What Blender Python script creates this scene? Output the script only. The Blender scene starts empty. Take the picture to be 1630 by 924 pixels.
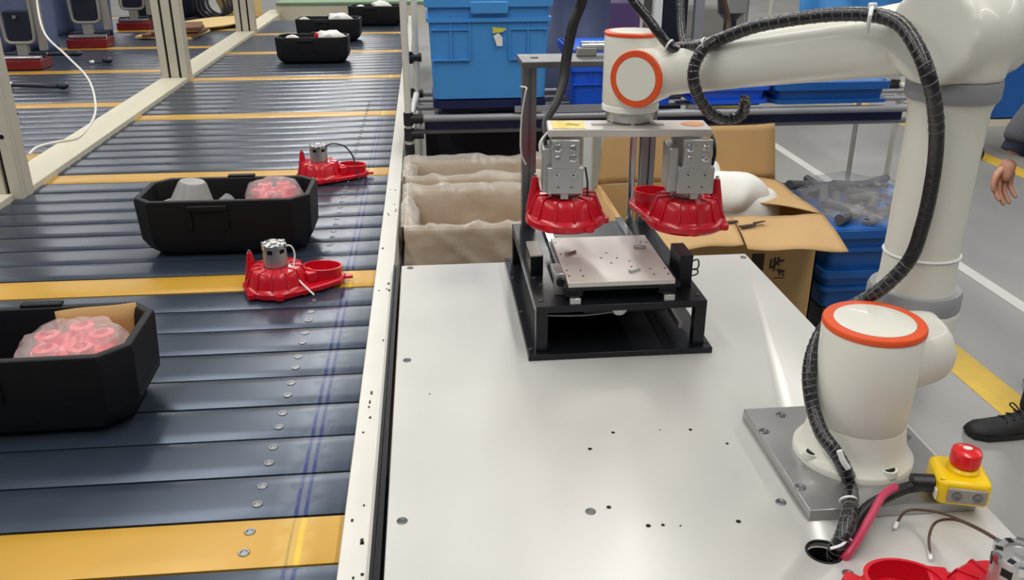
import bpy, bmesh, math, random
from mathutils import Vector, Matrix, noise as mnoise
R = random.Random(7)
mnoise.seed_set(5)
rad = math.radians
SC = bpy.context.scene
COL = SC.collection

# ------------------------------------------------------------------ camera, light, exposure
FPX = 1400.0
TH, YW, RO = rad(23.1), rad(5.37), rad(-0.09)
CAM = Vector((0, 0, 1.65))
FW = Vector((math.sin(YW)*math.cos(TH), math.cos(YW)*math.cos(TH), -math.sin(TH)))
RT = Vector((math.cos(YW), -math.sin(YW), 0)); UP = RT.cross(FW)
RT, UP = RT*math.cos(RO)+UP*math.sin(RO), UP*math.cos(RO)-RT*math.sin(RO)
cd = bpy.data.cameras.new('camera'); cam = bpy.data.objects.new('camera', cd); COL.objects.link(cam)
cd.sensor_fit = 'HORIZONTAL'; cd.sensor_width = 36; cd.lens = FPX*36/1630; cd.clip_start = .02; cd.clip_end = 200
cam.matrix_world = Matrix(((RT.x, UP.x, -FW.x, CAM.x), (RT.y, UP.y, -FW.y, CAM.y), (RT.z, UP.z, -FW.z, CAM.z), (0, 0, 0, 1)))
SC.camera = cam
w = bpy.data.worlds.new('hall_air'); SC.world = w; w.use_nodes = True
w.node_tree.nodes['Background'].inputs[0].default_value = (.90, .95, 1.0, 1)
w.node_tree.nodes['Background'].inputs[1].default_value = .17
def area_light(name, loc, sx, sy, power, color=(1, .97, .92)):
    l = bpy.data.lights.new(name, 'AREA'); l.shape = 'RECTANGLE'; l.size = sx; l.size_y = sy; l.energy = power; l.color = color
    o = bpy.data.objects.new(name, l); COL.objects.link(o); o.location = loc; return o
LAMPS = [(x, y) for x in (-6.0, -1.7, 1.6, 7.6) for y in (2, 12.5, 23)]
for x, y in LAMPS:
    area_light('hall_lamp_light', (x, y, 4.9), .35, 9, 190)
SC.view_settings.view_transform = 'Standard'; SC.view_settings.look = 'None'; SC.view_settings.gamma = 1
SC.view_settings.use_curve_mapping = False
SC.view_settings.exposure = -0.12

# ------------------------------------------------------------------ pixel helpers (direction only; distance from what is touched)
def ray(x, y): return FW + RT*((x-815)/FPX) - UP*((y-462)/FPX)
def PZ(x, y, z): d = ray(x, y); return CAM + d*((z-CAM.z)/d.z)
def PY(x, y, Y): d = ray(x, y); return CAM + d*(Y/d.y)
def PD(x, y, t): return CAM + ray(x, y)*t
ZT, ZB = .75, .70

# ------------------------------------------------------------------ materials
def lin(c):
    c = c/255.
    return c/12.92 if c <= .04045 else ((c+.055)/1.055)**2.4
def rgb(r, g, b): return (lin(r), lin(g), lin(b), 1)
MATS = {}
def mat(name, col, rough=.5, metal=0., var=.08, scale=8., bump=0., bscale=60., rvar=.1, coat=0., alpha=1., trans=0., spec=.5, emit=0):
    m = bpy.data.materials.new(name); m.use_nodes = True; nt = m.node_tree; b = nt.nodes['Principled BSDF']
    N = nt.nodes.new
    tc = N('ShaderNodeTexCoord'); nz = N('ShaderNodeTexNoise'); nz.inputs['Scale'].default_value = scale; nz.inputs['Detail'].default_value = 5
    nt.links.new(tc.outputs['Object'], nz.inputs['Vector'])
    mx = N('ShaderNodeMix'); mx.data_type = 'RGBA'
    c = rgb(*col)
    mx.inputs[6].default_value = tuple(min(1, v*(1-var)) for v in c[:3])+(1,)
    mx.inputs[7].default_value = tuple(min(1, v*(1+var)) for v in c[:3])+(1,)
    nt.links.new(nz.outputs['Fac'], mx.inputs[0]); nt.links.new(mx.outputs[2], b.inputs['Base Color'])
    mr = N('ShaderNodeMapRange'); mr.inputs[1].default_value = .3; mr.inputs[2].default_value = .7
    mr.inputs[3].default_value = max(.02, rough-rvar*.5); mr.inputs[4].default_value = min(1, rough+rvar*.5)
    nt.links.new(nz.outputs['Fac'], mr.inputs[0]); nt.links.new(mr.outputs[0], b.inputs['Roughness'])
    b.inputs['Metallic'].default_value = metal; b.inputs['Coat Weight'].default_value = coat
    b.inputs['Specular IOR Level'].default_value = spec
    b.inputs['Alpha'].default_value = alpha; b.inputs['Transmission Weight'].default_value = trans
    if emit: b.inputs['Emission Color'].default_value = c; b.inputs['Emission Strength'].default_value = emit
    if bump:
        n2 = N('ShaderNodeTexNoise'); n2.inputs['Scale'].default_value = bscale; n2.inputs['Detail'].default_value = 4
        nt.links.new(tc.outputs['Object'], n2.inputs['Vector'])
        bp = N('ShaderNodeBump'); bp.inputs['Strength'].default_value = bump; bp.inputs['Distance'].default_value = .01
        nt.links.new(n2.outputs['Fac'], bp.inputs['Height']); nt.links.new(bp.outputs['Normal'], b.inputs['Normal'])
    MATS[name] = m; return m
def lines_x(m, lines):
    """paint thin worn streaks along Y at given object-space x: (x, halfwidth, colour, strength)"""
    nt = m.node_tree; b = nt.nodes['Principled BSDF']; N = nt.nodes.new
    src = b.inputs['Base Color'].links[0].from_socket
    tc = N('ShaderNodeTexCoord'); sp = N('ShaderNodeSeparateXYZ'); nt.links.new(tc.outputs['Object'], sp.inputs[0])
    nz = N('ShaderNodeTexNoise'); nz.inputs['Scale'].default_value = 25; nt.links.new(tc.outputs['Object'], nz.inputs['Vector'])
    for x, hw, col, st in lines:
        s = N('ShaderNodeMath'); s.operation = 'SUBTRACT'; s.inputs[1].default_value = x; nt.links.new(sp.outputs['X'], s.inputs[0])
        a = N('ShaderNodeMath'); a.operation = 'ABSOLUTE'; nt.links.new(s.outputs[0], a.inputs[0])
        r = N('ShaderNodeMapRange'); r.inputs[1].default_value = hw*.5; r.inputs[2].default_value = hw; r.inputs[3].default_value = st; r.inputs[4].default_value = 0
        nt.links.new(a.outputs[0], r.inputs[0])
        mu = N('ShaderNodeMath'); mu.operation = 'MULTIPLY'; nt.links.new(r.outputs[0], mu.inputs[0])
        nr = N('ShaderNodeMapRange'); nr.inputs[1].default_value = .3; nr.inputs[2].default_value = .55; nt.links.new(nz.outputs['Fac'], nr.inputs[0])
        nt.links.new(nr.outputs[0], mu.inputs[1])
        mx = N('ShaderNodeMix'); mx.data_type = 'RGBA'; nt.links.new(mu.outputs[0], mx.inputs[0]); nt.links.new(src, mx.inputs[6])
        mx.inputs[7].default_value = rgb(*col); src = mx.outputs[2]
    nt.links.new(src, b.inputs['Base Color'])

M = MATS
mat('floor_epoxy', (150, 149, 146), .32, var=.12, scale=1.6, bump=.05, bscale=30)
mat('wall_paint', (196, 198, 200), .7)
mat('line_yellow', (222, 184, 62), .45, var=.25, scale=14)
mat('line_white', (214, 214, 208), .45, var=.1)
mat('slat_steel', (62, 72, 88), .29, .5, var=.2, scale=5, rvar=.05)
mat('slat_yellow', (188, 144, 46), .36, .1, var=.12, scale=4, rvar=.15)
lines_x(M['slat_steel'], [(-.25, .05, (120, 128, 142), .3), (-.2555, .0050, (24, 40, 96), .95), (-.239, .0046, (24, 40, 96), .95)])
lines_x(M['slat_yellow'], [(-.25, .04, (206, 172, 90), .5), (-.2555, .003, (150, 120, 40), .7), (-.239, .006, (225, 190, 30), .8)])
mat('slat_left', (70, 78, 94), .30, .5, var=.2, scale=5, rvar=.05)
mat('dark_gap', (14, 15, 18), .8)
mat('bolt_steel', (120, 122, 124), .3, .9)
mat('bolt_black', (30, 30, 32), .4, .6)
mat('cream_paint', (214, 208, 186), .45, var=.05)
mat('post_paint', (196, 190, 174), .45, var=.05)
mat('rail_alu', (214, 212, 204), .35, .25, var=.05)
mat('black_alu', (24, 25, 28), .35, .5)
mat('table_white', (205, 204, 200), .36, .30, var=.04, scale=2.5, rvar=.12)
mat('epp_black', (13, 14, 19), .55, spec=.3, var=.15, scale=200, bump=.08, bscale=300)
mat('anod_black', (26, 28, 33), .32, .4, var=.1)
mat('alu', (186, 186, 184), .32, .75, var=.05, bump=.02, bscale=200)
mat('alu_plate', (206, 200, 194), .38, .35, var=.06, scale=12)
mat('alu_profile', (128, 130, 134), .3, .8)
mat('portal_grey', (96, 96, 98), .4, .4)
mat('chrome', (205, 207, 210), .15, .95)
mat('mount_plate', (164, 164, 164), .3, .7, var=.08, scale=6)
mat('robot_white', (226, 225, 214), .34, var=.02, rvar=.05, coat=.15)
mat('robot_grey', (146, 148, 152), .4, var=.03)
mat('ring_orange', (226, 84, 38), .4, var=.05)
mat('red_plastic', (196, 12, 34), .28, var=.08, rvar=.08, coat=.2)
mat('red_button', (226, 34, 36), .25, coat=.3)
mat('red_tube', (186, 50, 84), .4)
mat('yellow_box', (246, 206, 12), .35, var=.03)
mat('grey_label', (150, 148, 140), .4)
mat('cable_black', (20, 20, 22), .28, bump=.3, bscale=120, coat=.4)
mat('cable_plain', (24, 24, 26), .45)
mat('wrap_clear', (120, 122, 126), .2, var=.3, scale=60, alpha=.55)
mat('tie_white', (232, 234, 234), .35)
mat('wire_white', (222, 222, 216), .4)
mat('wire_brown', (84, 64, 50), .5)
mat('blue_bin', (70, 146, 216), .42, var=.05, spec=.4)
mat('blue_bin_deep', (24, 92, 170), .42, var=.06)
mat('blue_bright', (28, 96, 224), .4, var=.06)
mat('navy', (14, 24, 70), .4)
mat('pipe_cream', (212, 210, 200), .35, var=.03)
mat('pipe_grey', (150, 152, 158), .35, .2)
mat('joint_black', (28, 28, 30), .45)
mat('cardboard', (190, 152, 98), .8, var=.1, scale=5, bump=.06, bscale=90)
mat('carton', (194, 158, 108), .78, var=.08, scale=6, bump=.05, bscale=80)
mat('carton_ink', (62, 48, 36), .8)
mat('film', (236, 230, 220), .22, alpha=.40, spec=.7, bump=.5, bscale=25)
mat('film_grey', (190, 190, 192), .2, alpha=.24, spec=.8, bump=.6, bscale=22)
mat('bag_clear', (244, 228, 228), .15, alpha=.28, spec=.8, bump=.6, bscale=40)
mat('pink_part', (224, 60, 78), .4)
mat('foam_white', (238, 238, 234), .55, var=.03)
mat('grey_sleeve', (92, 92, 95), .5, var=.1)
mat('grey_plastic', (140, 138, 137), .45, var=.1)
mat('copper', (120, 74, 48), .4, .6)
mat('sticker_yellow', (226, 206, 120), .5)
mat('sticker_orange', (218, 150, 90), .5)
mat('paper', (230, 230, 226), .6)
mat('lamp_glow', (255, 250, 240), .5, emit=6)
mat('lamp_body', (220, 220, 220), .5)
mat('skin', (196, 142, 118), .5, var=.08, scale=30)
mat('jacket_grey', (84, 86, 92), .85, var=.1, scale=20, bump=.2, bscale=200)
mat('cloth_navy', (24, 28, 46), .85, var=.15, scale=20, bump=.2, bscale=200)
mat('shoe_black', (26, 26, 30), .6, var=.15, scale=40, bump=.2, bscale=200)
mat('hair', (24, 20, 18), .5)
mat('machine_grey', (146, 144, 138), .45, .2, var=.1)
mat('machine_dark', (34, 38, 52), .4, .2, var=.2)
mat('red_base', (120, 30, 36), .35, .2, var=.2)
mat('blue_cloth', (92, 102, 134), .8, var=.2, scale=3)
mat('purple', (96, 74, 128), .6)
mat('green_mat', (120, 146, 118), .7)
mat('tan_board', (214, 186, 128), .6, var=.1)
mat('brown_stack', (112, 76, 50), .7, var=.25)
mat('olive', (168, 150, 60), .6)
mat('label_lime', (206, 206, 70), .5)

# ------------------------------------------------------------------ mesh builder
def catmull(pts, n=6):
    P = [Vector(p) for p in pts]
    if len(P) < 3: return P
    P = [P[0]*2-P[1]]+P+[P[-1]*2-P[-2]]; out = []
    for i in range(1, len(P)-2):
        a, b, c, d = P[i-1:i+3]
        for k in range(n):
            t = k/n
            out.append(.5*((2*b)+(c-a)*t+(2*a-5*b+4*c-d)*t*t+(3*b-a-3*c+d)*t**3))
    out.append(P[-2]); return out
class MB:
    def __init__(s): s.v = []; s.f = []
    def add(s, vs, fs, Mx=None):
        o = len(s.v)
        s.v += [tuple(Mx @ Vector(v)) if Mx else tuple(v) for v in vs]; s.f += [tuple(i+o for i in f) for f in fs]; return s
    def box(s, c, d, rz=0, Mx=None):
        x, y, z = d[0]/2, d[1]/2, d[2]/2
        vs = [Vector((i*x, j*y, k*z)) for k in (-1, 1) for j in (-1, 1) for i in (-1, 1)]
        if rz: q = Matrix.Rotation(rz, 3, 'Z'); vs = [q @ v for v in vs]
        vs = [v+Vector(c) for v in vs]
        return s.add(vs, [(0, 2, 3, 1), (4, 5, 7, 6), (0, 1, 5, 4), (1, 3, 7, 5), (3, 2, 6, 7), (2, 0, 4, 6)], Mx)
    def mm(s, a, b): return s.box([(i+j)/2 for i, j in zip(a, b)], [abs(j-i) for i, j in zip(a, b)])
    def rings(s, rs, cap=True, closed=True, Mx=None):
        n = len(rs[0]); vs = [v for r in rs for v in r]; fs = []
        for i in range(len(rs)-1):
            for j in range(n if closed else n-1):
                k = (j+1) % n; fs.append((i*n+j, i*n+k, (i+1)*n+k, (i+1)*n+j))
        if cap and closed: fs.append(tuple(range(n-1, -1, -1))); fs.append(tuple((len(rs)-1)*n+j for j in range(n)))
        return s.add(vs, fs, Mx)
    def lathe(s, prof, seg=24, Mx=None, cap=True, sx=1, sy=1):
        return s.rings([[(r*sx*math.cos(2*math.pi*j/seg), r*sy*math.sin(2*math.pi*j/seg), z) for j in range(seg)] for r, z in prof], cap, True, Mx)
    def cyl(s, a, b, r0, r1=None, seg=16, cap=True):
        a, b = Vector(a), Vector(b); r1 = r0 if r1 is None else r1
        q = (b-a).to_track_quat('Z', 'Y').to_matrix().to_4x4(); q.translation = a
        return s.lathe([(r0, 0), (r1, (b-a).length)], seg, q, cap)
    def tube(s, pts, r, seg=8, smooth=5):
        P = catmull(pts, smooth) if smooth else [Vector(p) for p in pts]
        n = len(P); rs = []; prev = None
        for i, p in enumerate(P):
            t = (P[min(i+1, n-1)]-P[max(i-1, 0)]).normalized()
            if prev is None: nn = t.orthogonal().normalized()
            else:
                nn = prev-t*prev.dot(t); nn = nn.normalized() if nn.length > 1e-6 else t.orthogonal().normalized()
            prev = nn; bb = t.cross(nn); rr = r(i/(n-1)) if callable(r) else r
            rs.append([p+(nn*math.cos(2*math.pi*j/seg)+bb*math.sin(2*math.pi*j/seg))*rr for j in range(seg)])
        return s.rings(rs)
    def prism(s, poly, z0, z1, Mx=None):
        return s.rings([[(x, y, z0) for x, y in poly], [(x, y, z1) for x, y in poly]], True, True, Mx)
    def torus(s, c, axis, Rr, r, seg=28, sg=8, sx=1):
        q = Vector(axis).to_track_quat('Z', 'Y').to_matrix().to_4x4(); q.translation = Vector(c)
        rs = [[((Rr+r*math.cos(2*math.pi*j/sg))*math.cos(2*math.pi*i/seg)*sx, (Rr+r*math.cos(2*math.pi*j/sg))*math.sin(2*math.pi*i/seg), r*math.sin(2*math.pi*j/sg)) for j in range(sg)] for i in range(seg+1)]
        return s.rings(rs, False, True, q)
    def ell(s, c, rx, ry, rz, seg=20, rg=12, Mx=None):
        rs = []
        for i in range(rg+1):
            a = -math.pi/2+math.pi*i/rg
            a = max(min(a, math.pi/2-.02), -math.pi/2+.02)
            rs.append([(c[0]+rx*math.cos(a)*math.cos(2*math.pi*j/seg), c[1]+ry*math.cos(a)*math.sin(2*math.pi*j/seg), c[2]+rz*math.sin(a)) for j in range(seg)])
        return s.rings(rs, True, True, Mx)
    def grid(s, fn, nu, nv, thick=0):
        vs = [fn(i/nu, j/nv) for i in range(nu+1) for j in range(nv+1)]
        fs = [(i*(nv+1)+j, (i+1)*(nv+1)+j, (i+1)*(nv+1)+j+1, i*(nv+1)+j+1) for i in range(nu) for j in range(nv)]
        return s.add(vs, fs)
    def jit(s, amp, freq, seed=0):
        s.v = [tuple(Vector(v)+mnoise.noise_vector(Vector(v)*freq+Vector((seed, seed*2, 0)))*amp) for v in s.v]; return s
    def build(s, name, material, parent=None, world=False, bevel=0, smooth=True, ang=35, solid=0):
        off = Vector(parent.location) if (parent is not None and world) else Vector((0, 0, 0))
        me = bpy.data.meshes.new(name); me.from_pydata([tuple(Vector(v)-off) for v in s.v], [], s.f)
        bm = bmesh.new(); bm.from_mesh(me); bmesh.ops.recalc_face_normals(bm, faces=bm.faces)
        bm.to_mesh(me); bm.free()
        if smooth:
            me.shade_smooth(); me.set_sharp_from_angle(angle=rad(ang))
        me.materials.append(M[material] if isinstance(material, str) else material)
        o = bpy.data.objects.new(name, me); COL.objects.link(o)
        if parent is not None: o.parent = parent
        if solid:
            m = o.modifiers.new('solid', 'SOLIDIFY'); m.thickness = solid; m.offset = 0
        if bevel:
            m = o.modifiers.new('bevel', 'BEVEL'); m.width = bevel; m.segments = 2; m.limit_method = 'ANGLE'; m.angle_limit = rad(40); m.harden_normals = False
        return o
def tag(o, label=None, cat=None, group=None, kind=None):
    if label: o['label'] = label
    if cat: o['category'] = cat
    if group: o['group'] = group
    if kind: o['kind'] = kind
    return o
def root(name, loc, label, cat, rz=0, group=None, rot=None):
    o = bpy.data.objects.new(name, None); COL.objects.link(o); o.location = loc; o.rotation_euler = rot or (0, 0, rz); o.empty_display_size = .05
    return tag(o, label, cat, group)
def copy_tree(o, parent=None):
    c = o.copy(); COL.objects.link(c); c.parent = parent
    for ch in list(o.children): copy_tree(ch, c)
    return c
def bake(o):
    dg = bpy.context.evaluated_depsgraph_get(); dg.update()
    me = bpy.data.meshes.new_from_object(o.evaluated_get(dg)); mats = list(o.data.materials)
    o.modifiers.clear(); o.data = me
    if not me.materials:
        for m in mats: me.materials.append(m)
    return o
def blend(o, voxel=.005, it=10, fac=.5):
    m = o.modifiers.new('r', 'REMESH'); m.mode = 'VOXEL'; m.voxel_size = voxel; m.use_smooth_shade = True
    m = o.modifiers.new('s', 'SMOOTH'); m.factor = fac; m.iterations = it
    bake(o); o.data.shade_smooth(); return o
def orient(p, z, xhint=None):
    q = Vector(z).to_track_quat('Z', 'Y').to_matrix().to_4x4(); q.translation = Vector(p); return q

# ================================================================== STRUCTURE
fl = MB().mm((-9, -2, -.05), (11, 34, 0)).build('floor', 'floor_epoxy', smooth=False); tag(fl, 'grey sealed concrete hall floor with painted lines', kind='structure')
wb = MB().mm((-9, 34, 0), (11, 34.2, 6)).build('wall_back', 'wall_paint', smooth=False); tag(wb, 'pale wall at the far end of the hall', kind='structure')
MB().mm((2.0, -1.5, .0005), (2.15, 4.4, .0015)).build('painted_line', 'line_yellow', fl)
MB().mm((2.63, -1.5, .0005), (2.70, 9.5, .0015)).build('painted_line', 'line_white', fl)
a = PZ(1565, 250, 0); MB().mm((a.x-.06, 5.2, .0005), (a.x+.08, 9, .0015)).build('painted_line', 'line_yellow', fl)

# hall lamps (real luminaires, above the frame)
lamp_proto = None
for i, (x, y) in enumerate(LAMPS):
    if lamp_proto is None:
        lamp_proto = root('ceiling_lamp', (x, y, 4.95), 'long white linear ceiling lamp hung over the hall', 'lamp', group='linear lamps over the hall')
        MB().box((0, 0, .05), (.3, 9, .06)).build('lamp_housing', 'lamp_body', lamp_proto)
        MB().cyl((-.1, -4.4, .02), (-.1, 4.4, .02), .013, seg=8).build('lamp_tube', 'lamp_glow', lamp_proto)
        MB().cyl((.1, -4.4, .02), (.1, 4.4, .02), .013, seg=8).build('lamp_tube', 'lamp_glow', lamp_proto)
    else: copy_tree(lamp_proto).location = (x, y, 4.95)

# ================================================================== MAIN SLAT CONVEYOR
PITCH = .1275
cv = root('slat_conveyor', (-.84, 4.9, 0), 'wide slat conveyor of dark steel slats with yellow ones, beside the white table', 'conveyor')
def slat_mesh(name, x0, x1, m):
    g = .0030; wd = PITCH-2*g; n = 8; prof = []
    for k in range(n+1):
        t = k/n; y = g+wd*t; e = min(t, 1-t)
        prof.append((y, -.0011*(2*t-1)**2-(.0030 if e == 0 else 0)))
    prof = [(g, -.022)]+prof+[(PITCH-g, -.022)]
    b = MB(); b.rings([[(x0, y, z) for y, z in prof], [(x1, y, z) for y, z in prof]])
    o = b.build(name, m, ang=50); me = o.data; bpy.data.objects.remove(o); return me
sl_s = slat_mesh('slat', -1.512, -.170, 'slat_steel'); sl_y = slat_mesh('slat_yellow', -1.512, -.170, 'slat_yellow')
bb = MB().lathe([(.0095, -.001), (.0095, .0008), (.0085, .0016), (.006, .0016), (.0045, .0002), (.0, .0002)], 12).build('bolt', 'bolt_steel', ang=30); bolt_me = bb.data; bpy.data.objects.remove(bb)
def link(name, me, parent, loc):
    o = bpy.data.objects.new(name, me); COL.objects.link(o); o.parent = parent; o.location = loc; return o
off = Vector(cv.location)
for i in range(-3, 63):
    y = 1.1435+i*PITCH
    s_ = link('slat', sl_y if i % 9 == 0 else sl_s, cv, Vector((0, y, ZB))-off+Vector((0, 0, R.uniform(-.0006, .0006))))
    if i % 9 == 0: s_['label'] = 'yellow slat'
    s_.location.x += .84-.84
    if i < 30:
        for dy in (.036, .089): link('bolt', bolt_me, s_, (-.326, dy, 0))
# fix object-space of slats: meshes carry world x, so cancel the root offset
for ch in cv.children: ch.location.x = -off.x
MB().mm((-1.46, .6, .40), (-.22, 9.3, .66)).build('belt_bed', 'dark_gap', cv, True)
for x in (-1.3, -.4):
    for y in (1.0, 3.5, 6, 8.6): MB().mm((x-.03, y-.03, 0), (x+.03, y+.03, .42)).build('leg', 'post_paint', cv, True)
MB().mm((-.1665, .5, .45), (-.116, 9.2, .728)).build('side_rail', 'rail_alu', cv, True, bevel=.002)
rm = MB()
for i in range(26):
    y = 1.02+R.random()*2.2; rm.box((-.14+R.uniform(-.016, .016), y, .7285), (R.uniform(.003, .006), R.uniform(.004, .014), .0008))
o = rm.build('screw_hole', 'bolt_black', cv, True); o['kind'] = 'stuff'
# narrow dark strip between conveyor and table
st = root('aluminium_strip', (-.104, 1.4, 0), 'narrow black aluminium profile strip between conveyor rail and white table', 'strip')
MB().mm((-.1155, .5, .45), (-.110, 2.32, .747)).build('groove_edge', 'black_alu', st, True)
MB().mm((-.1075, .5, .45), (-.0995, 2.32, .745)).build('groove_edge', 'black_alu', st, True)
MB().mm((-.110, .5, .45), (-.1075, 2.32, .738)).build('groove_floor', 'alu_profile', st, True)

# ------------------------------------------------------------------ divider frame
dv = root('divider_frame', (-1.565, 5.5, 0), 'cream painted steel divider beam with upright channel posts along the conveyor', 'frame')
MB().mm((-1.648, .8, .50), (-1.515, 3.23, .722)).build('beam', 'cream_paint', dv, True, bevel=.003)
MB().mm((-1.648, 3.34, .50), (-1.487, 5.72, .722)).build('beam', 'cream_paint', dv, True, bevel=.003)
MB().mm((-1.648, 5.84, .50), (-1.487, 8.12, .722)).build('beam', 'cream_paint', dv, True, bevel=.003)
MB().mm((-1.648, 8.24, .50), (-1.487, 10.0, .722)).build('beam', 'cream_paint', dv, True, bevel=.003)
for y in (3.285, 5.78, 8.18):
    b = MB()
    for x0, x1 in ((-1.648, -1.604), (-1.590, -1.540), (-1.526, -1.484)): b.mm((x0, y-.052, .0), (x1, y-.02, 2.6))
    b.mm((-1.648, y-.02, 0), (-1.484, y+.05, 2.6)); b.build('post', 'post_paint', dv, True, bevel=.003)
    MB().mm((-1.604, y-.034, .72), (-1.590, y-.0195, 2.6)).build('channel_slot', 'dark_gap', dv, True)
    MB().mm((-1.540, y-.034, .72), (-1.526, y-.0195, 2.6)).build('channel_slot', 'dark_gap', dv, True)
    if y < 4: MB().cyl((-1.51, y-.054, .93), (-1.51, y-.05, .93), .008).build('bolt_hole', 'bolt_black', dv, True)
for y in (2.0, 4.5, 7): MB().mm((-1.60, y-.04, 0), (-1.54, y+.04, .5)).build('foot', 'post_paint', dv, True)
# white cable hanging over divider
pts = [PY(58, -30, 5.2), PY(60, 12, 5.15), PY(72, 55, 5.0), PY(105, 88, 4.9), PY(140, 125, 4.75), PY(152, 165, 4.6), PZ(147, 192, .728), PZ(125, 218, .728), PZ(95, 225, .728), PZ(60, 234, .728), PZ(46, 246, .728)]
tag(MB().tube(pts, .0055, 8).build('hanging_cable', 'wire_white'), 'thin white cable hanging down onto the cream divider beam', 'cable')

# ------------------------------------------------------------------ left conveyor
lv = root('slat_conveyor', (-3.2, 6, 0), 'second slat conveyor beyond the cream divider, carrying red-based clamps', 'conveyor')
l_s = slat_mesh('slat', -5.2, -1.668, 'slat_left'); l_y = slat_mesh('slat_yellow', -5.2, -1.668, 'slat_yellow')
for i in range(-17, 38):
    y = 4.965+i*PITCH; o = link('slat', l_y if i % 9 == 0 else l_s, lv, (3.2, y-6, ZB))
    if i % 9 == 0: o['label'] = 'yellow slat'
MB().mm((-5.1, 2.6, .42), (-1.70, 9.9, .668)).build('belt_bed', 'dark_gap', lv, True)
for x in (-4.8, -2.0):
    for y in (3.2, 6, 9.2): MB().mm((x-.03, y-.03, 0), (x+.03, y+.03, .44)).build('leg', 'post_paint', lv, True)

def clamp(loc, s, label, rz=0):
    t = root('clamp_station', loc, label, 'clamp', rz, 'red-based clamp stations')
    MB().box((0, 0, .03*s), (.27*s, .2*s, .06*s)).build('base_block', 'red_base', t, bevel=.004)
    MB().cyl((-.12*s, -.06*s, .075*s), (.13*s, -.06*s, .075*s), .016*s).build('guide_rod', 'chrome', t)
    MB().box((0, .02*s, .085*s), (.25*s, .07*s, .03*s)).build('slide', 'machine_dark', t, bevel=.003)
    MB().box((0, .0, .13*s), (.07*s, .05*s, .09*s)).build('neck', 'machine_grey', t, bevel=.004)
    MB().box((0, .01*s, .27*s), (.16*s, .05*s, .20*s)).build('panel', 'machine_dark', t, bevel=.006)
    b = MB()
    for sx in (-1, 1): b.tube([(sx*.10*s, -.02*s, .48*s), (sx*.095*s, -.02*s, .25*s), (sx*.08*s, -.02*s, .175*s), (0, -.02*s, .165*s)], .011*s, 8)
    b.build('bow_frame', 'machine_grey', t)
    MB().box((.125*s, .02*s, .36*s), (.045*s, .05*s, .5*s)).build('upright', 'machine_grey', t, bevel=.005)
    MB().cyl((0, -.03*s, .335*s), (0, -.045*s, .335*s), .012*s).build('knob', 'chrome', t)
    MB().box((-.02*s, .05*s, .45*s), (.22*s, .03*s, .2*s)).build('cover', 'blue_cloth', t, bevel=.004)
    return t
clamp((-2.70, 6.36, .702), 1.0, 'clamp station with dark panel and red base beside the first cream post')
clamp((-2.63, 7.42, .702), 1.1, 'clamp station with red base next to the brown stack', .05)
clamp((-2.63, 8.6, .702), 1.05, 'clamp station farthest along the second conveyor', .1)
def tool(pts, r, pos, label):
    t = root('hand_tool', pos, label, 'tool')
    MB().tube(pts, r, 8).build('handle', 'machine_dark', t)
    MB().ell((pts[-1][0], pts[-1][1], pts[-1][2]+.006), .035, .03, .022).build('tool_head', 'machine_dark', t)
    MB().ell((pts[0][0], pts[0][1], pts[0][2]), .022, .018, .02).build('grip_cap', 'chrome', t)
p = PZ(20, 145, ZB); tool([(-.02, .03, .03), (.12, 0, .03), (.22, -.03, .03), (.30, -.03, .025)], .013, (p.x, p.y, ZB), 'dark hand tool lying near the white cable')
p = PZ(85, 95, ZB); tool([(-.05, 0, .04), (.05, .05, .035), (.16, .03, .03)], .016, (p.x, p.y, ZB), 'dark air tool beside the red clamp base')
p = PZ(172, 102, ZB); tool([(-.10, -.02, .012), (-.05, -.01, .012), (0, 0, .02)], .007, (p.x, p.y, ZB), 'small black plug with short lead on the second conveyor')
p = PZ(18, 197, ZB); tool([(0, 0, .03), (.02, .03, .03), (.03, .06, .03)], .012, (p.x-.05, p.y, ZB), 'small black fitting behind the first cream post')
# brown stack, cream boards, coils
bs = root('board_stack', (-2.15, 8.05, ZB), 'brown stack of folded boards with a cream edge on the second conveyor', 'boards')
for k in range(4):
    MB().box((.02*k, 0, .012+.022*k), (.46-.04*k, .5, .018), .1*k-.1).jit(.02, 3, k).build('board', 'tan_board' if k == 0 else 'brown_stack', bs)
b = MB().lathe([(.0, 0), (.24, .01), (.27, .03), (.26, .038), (.2, .03), (0, .024)], 28, None, True, 1, 2.0)
o = b.build('oval_board', 'tan_board'); o.location = (-1.98, 8.75, ZB+.004); o.rotation_euler = (0, 0, -.35); tag(o, 'cream oval board lying between the second and third cream posts', 'board')
cl = root('cable_coil', (-2.1, 9.3, ZB), 'dark coil of hose hanging above the cream oval board', 'hose')
for k in range(4): MB().torus((.03*k, .02*k, .14+.01*k), (0.2, -1, .2+.05*k), .13, .014).build('coil_turn', 'cable_plain', cl)
fb = root('cream_carton', (-1.86, 9.7, ZB), 'cream folded carton leaning behind the oval board', 'carton')
MB().box((0, 0, .15), (.3, .3, .3), .4).build('body', 'tan_board', fb)
MB().grid(lambda u, v: (-.18+.1*u-.1*v, -.2-.1*u, .05+.25*v), 4, 4).build('flap', 'tan_board', fb, solid=.006)
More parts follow.
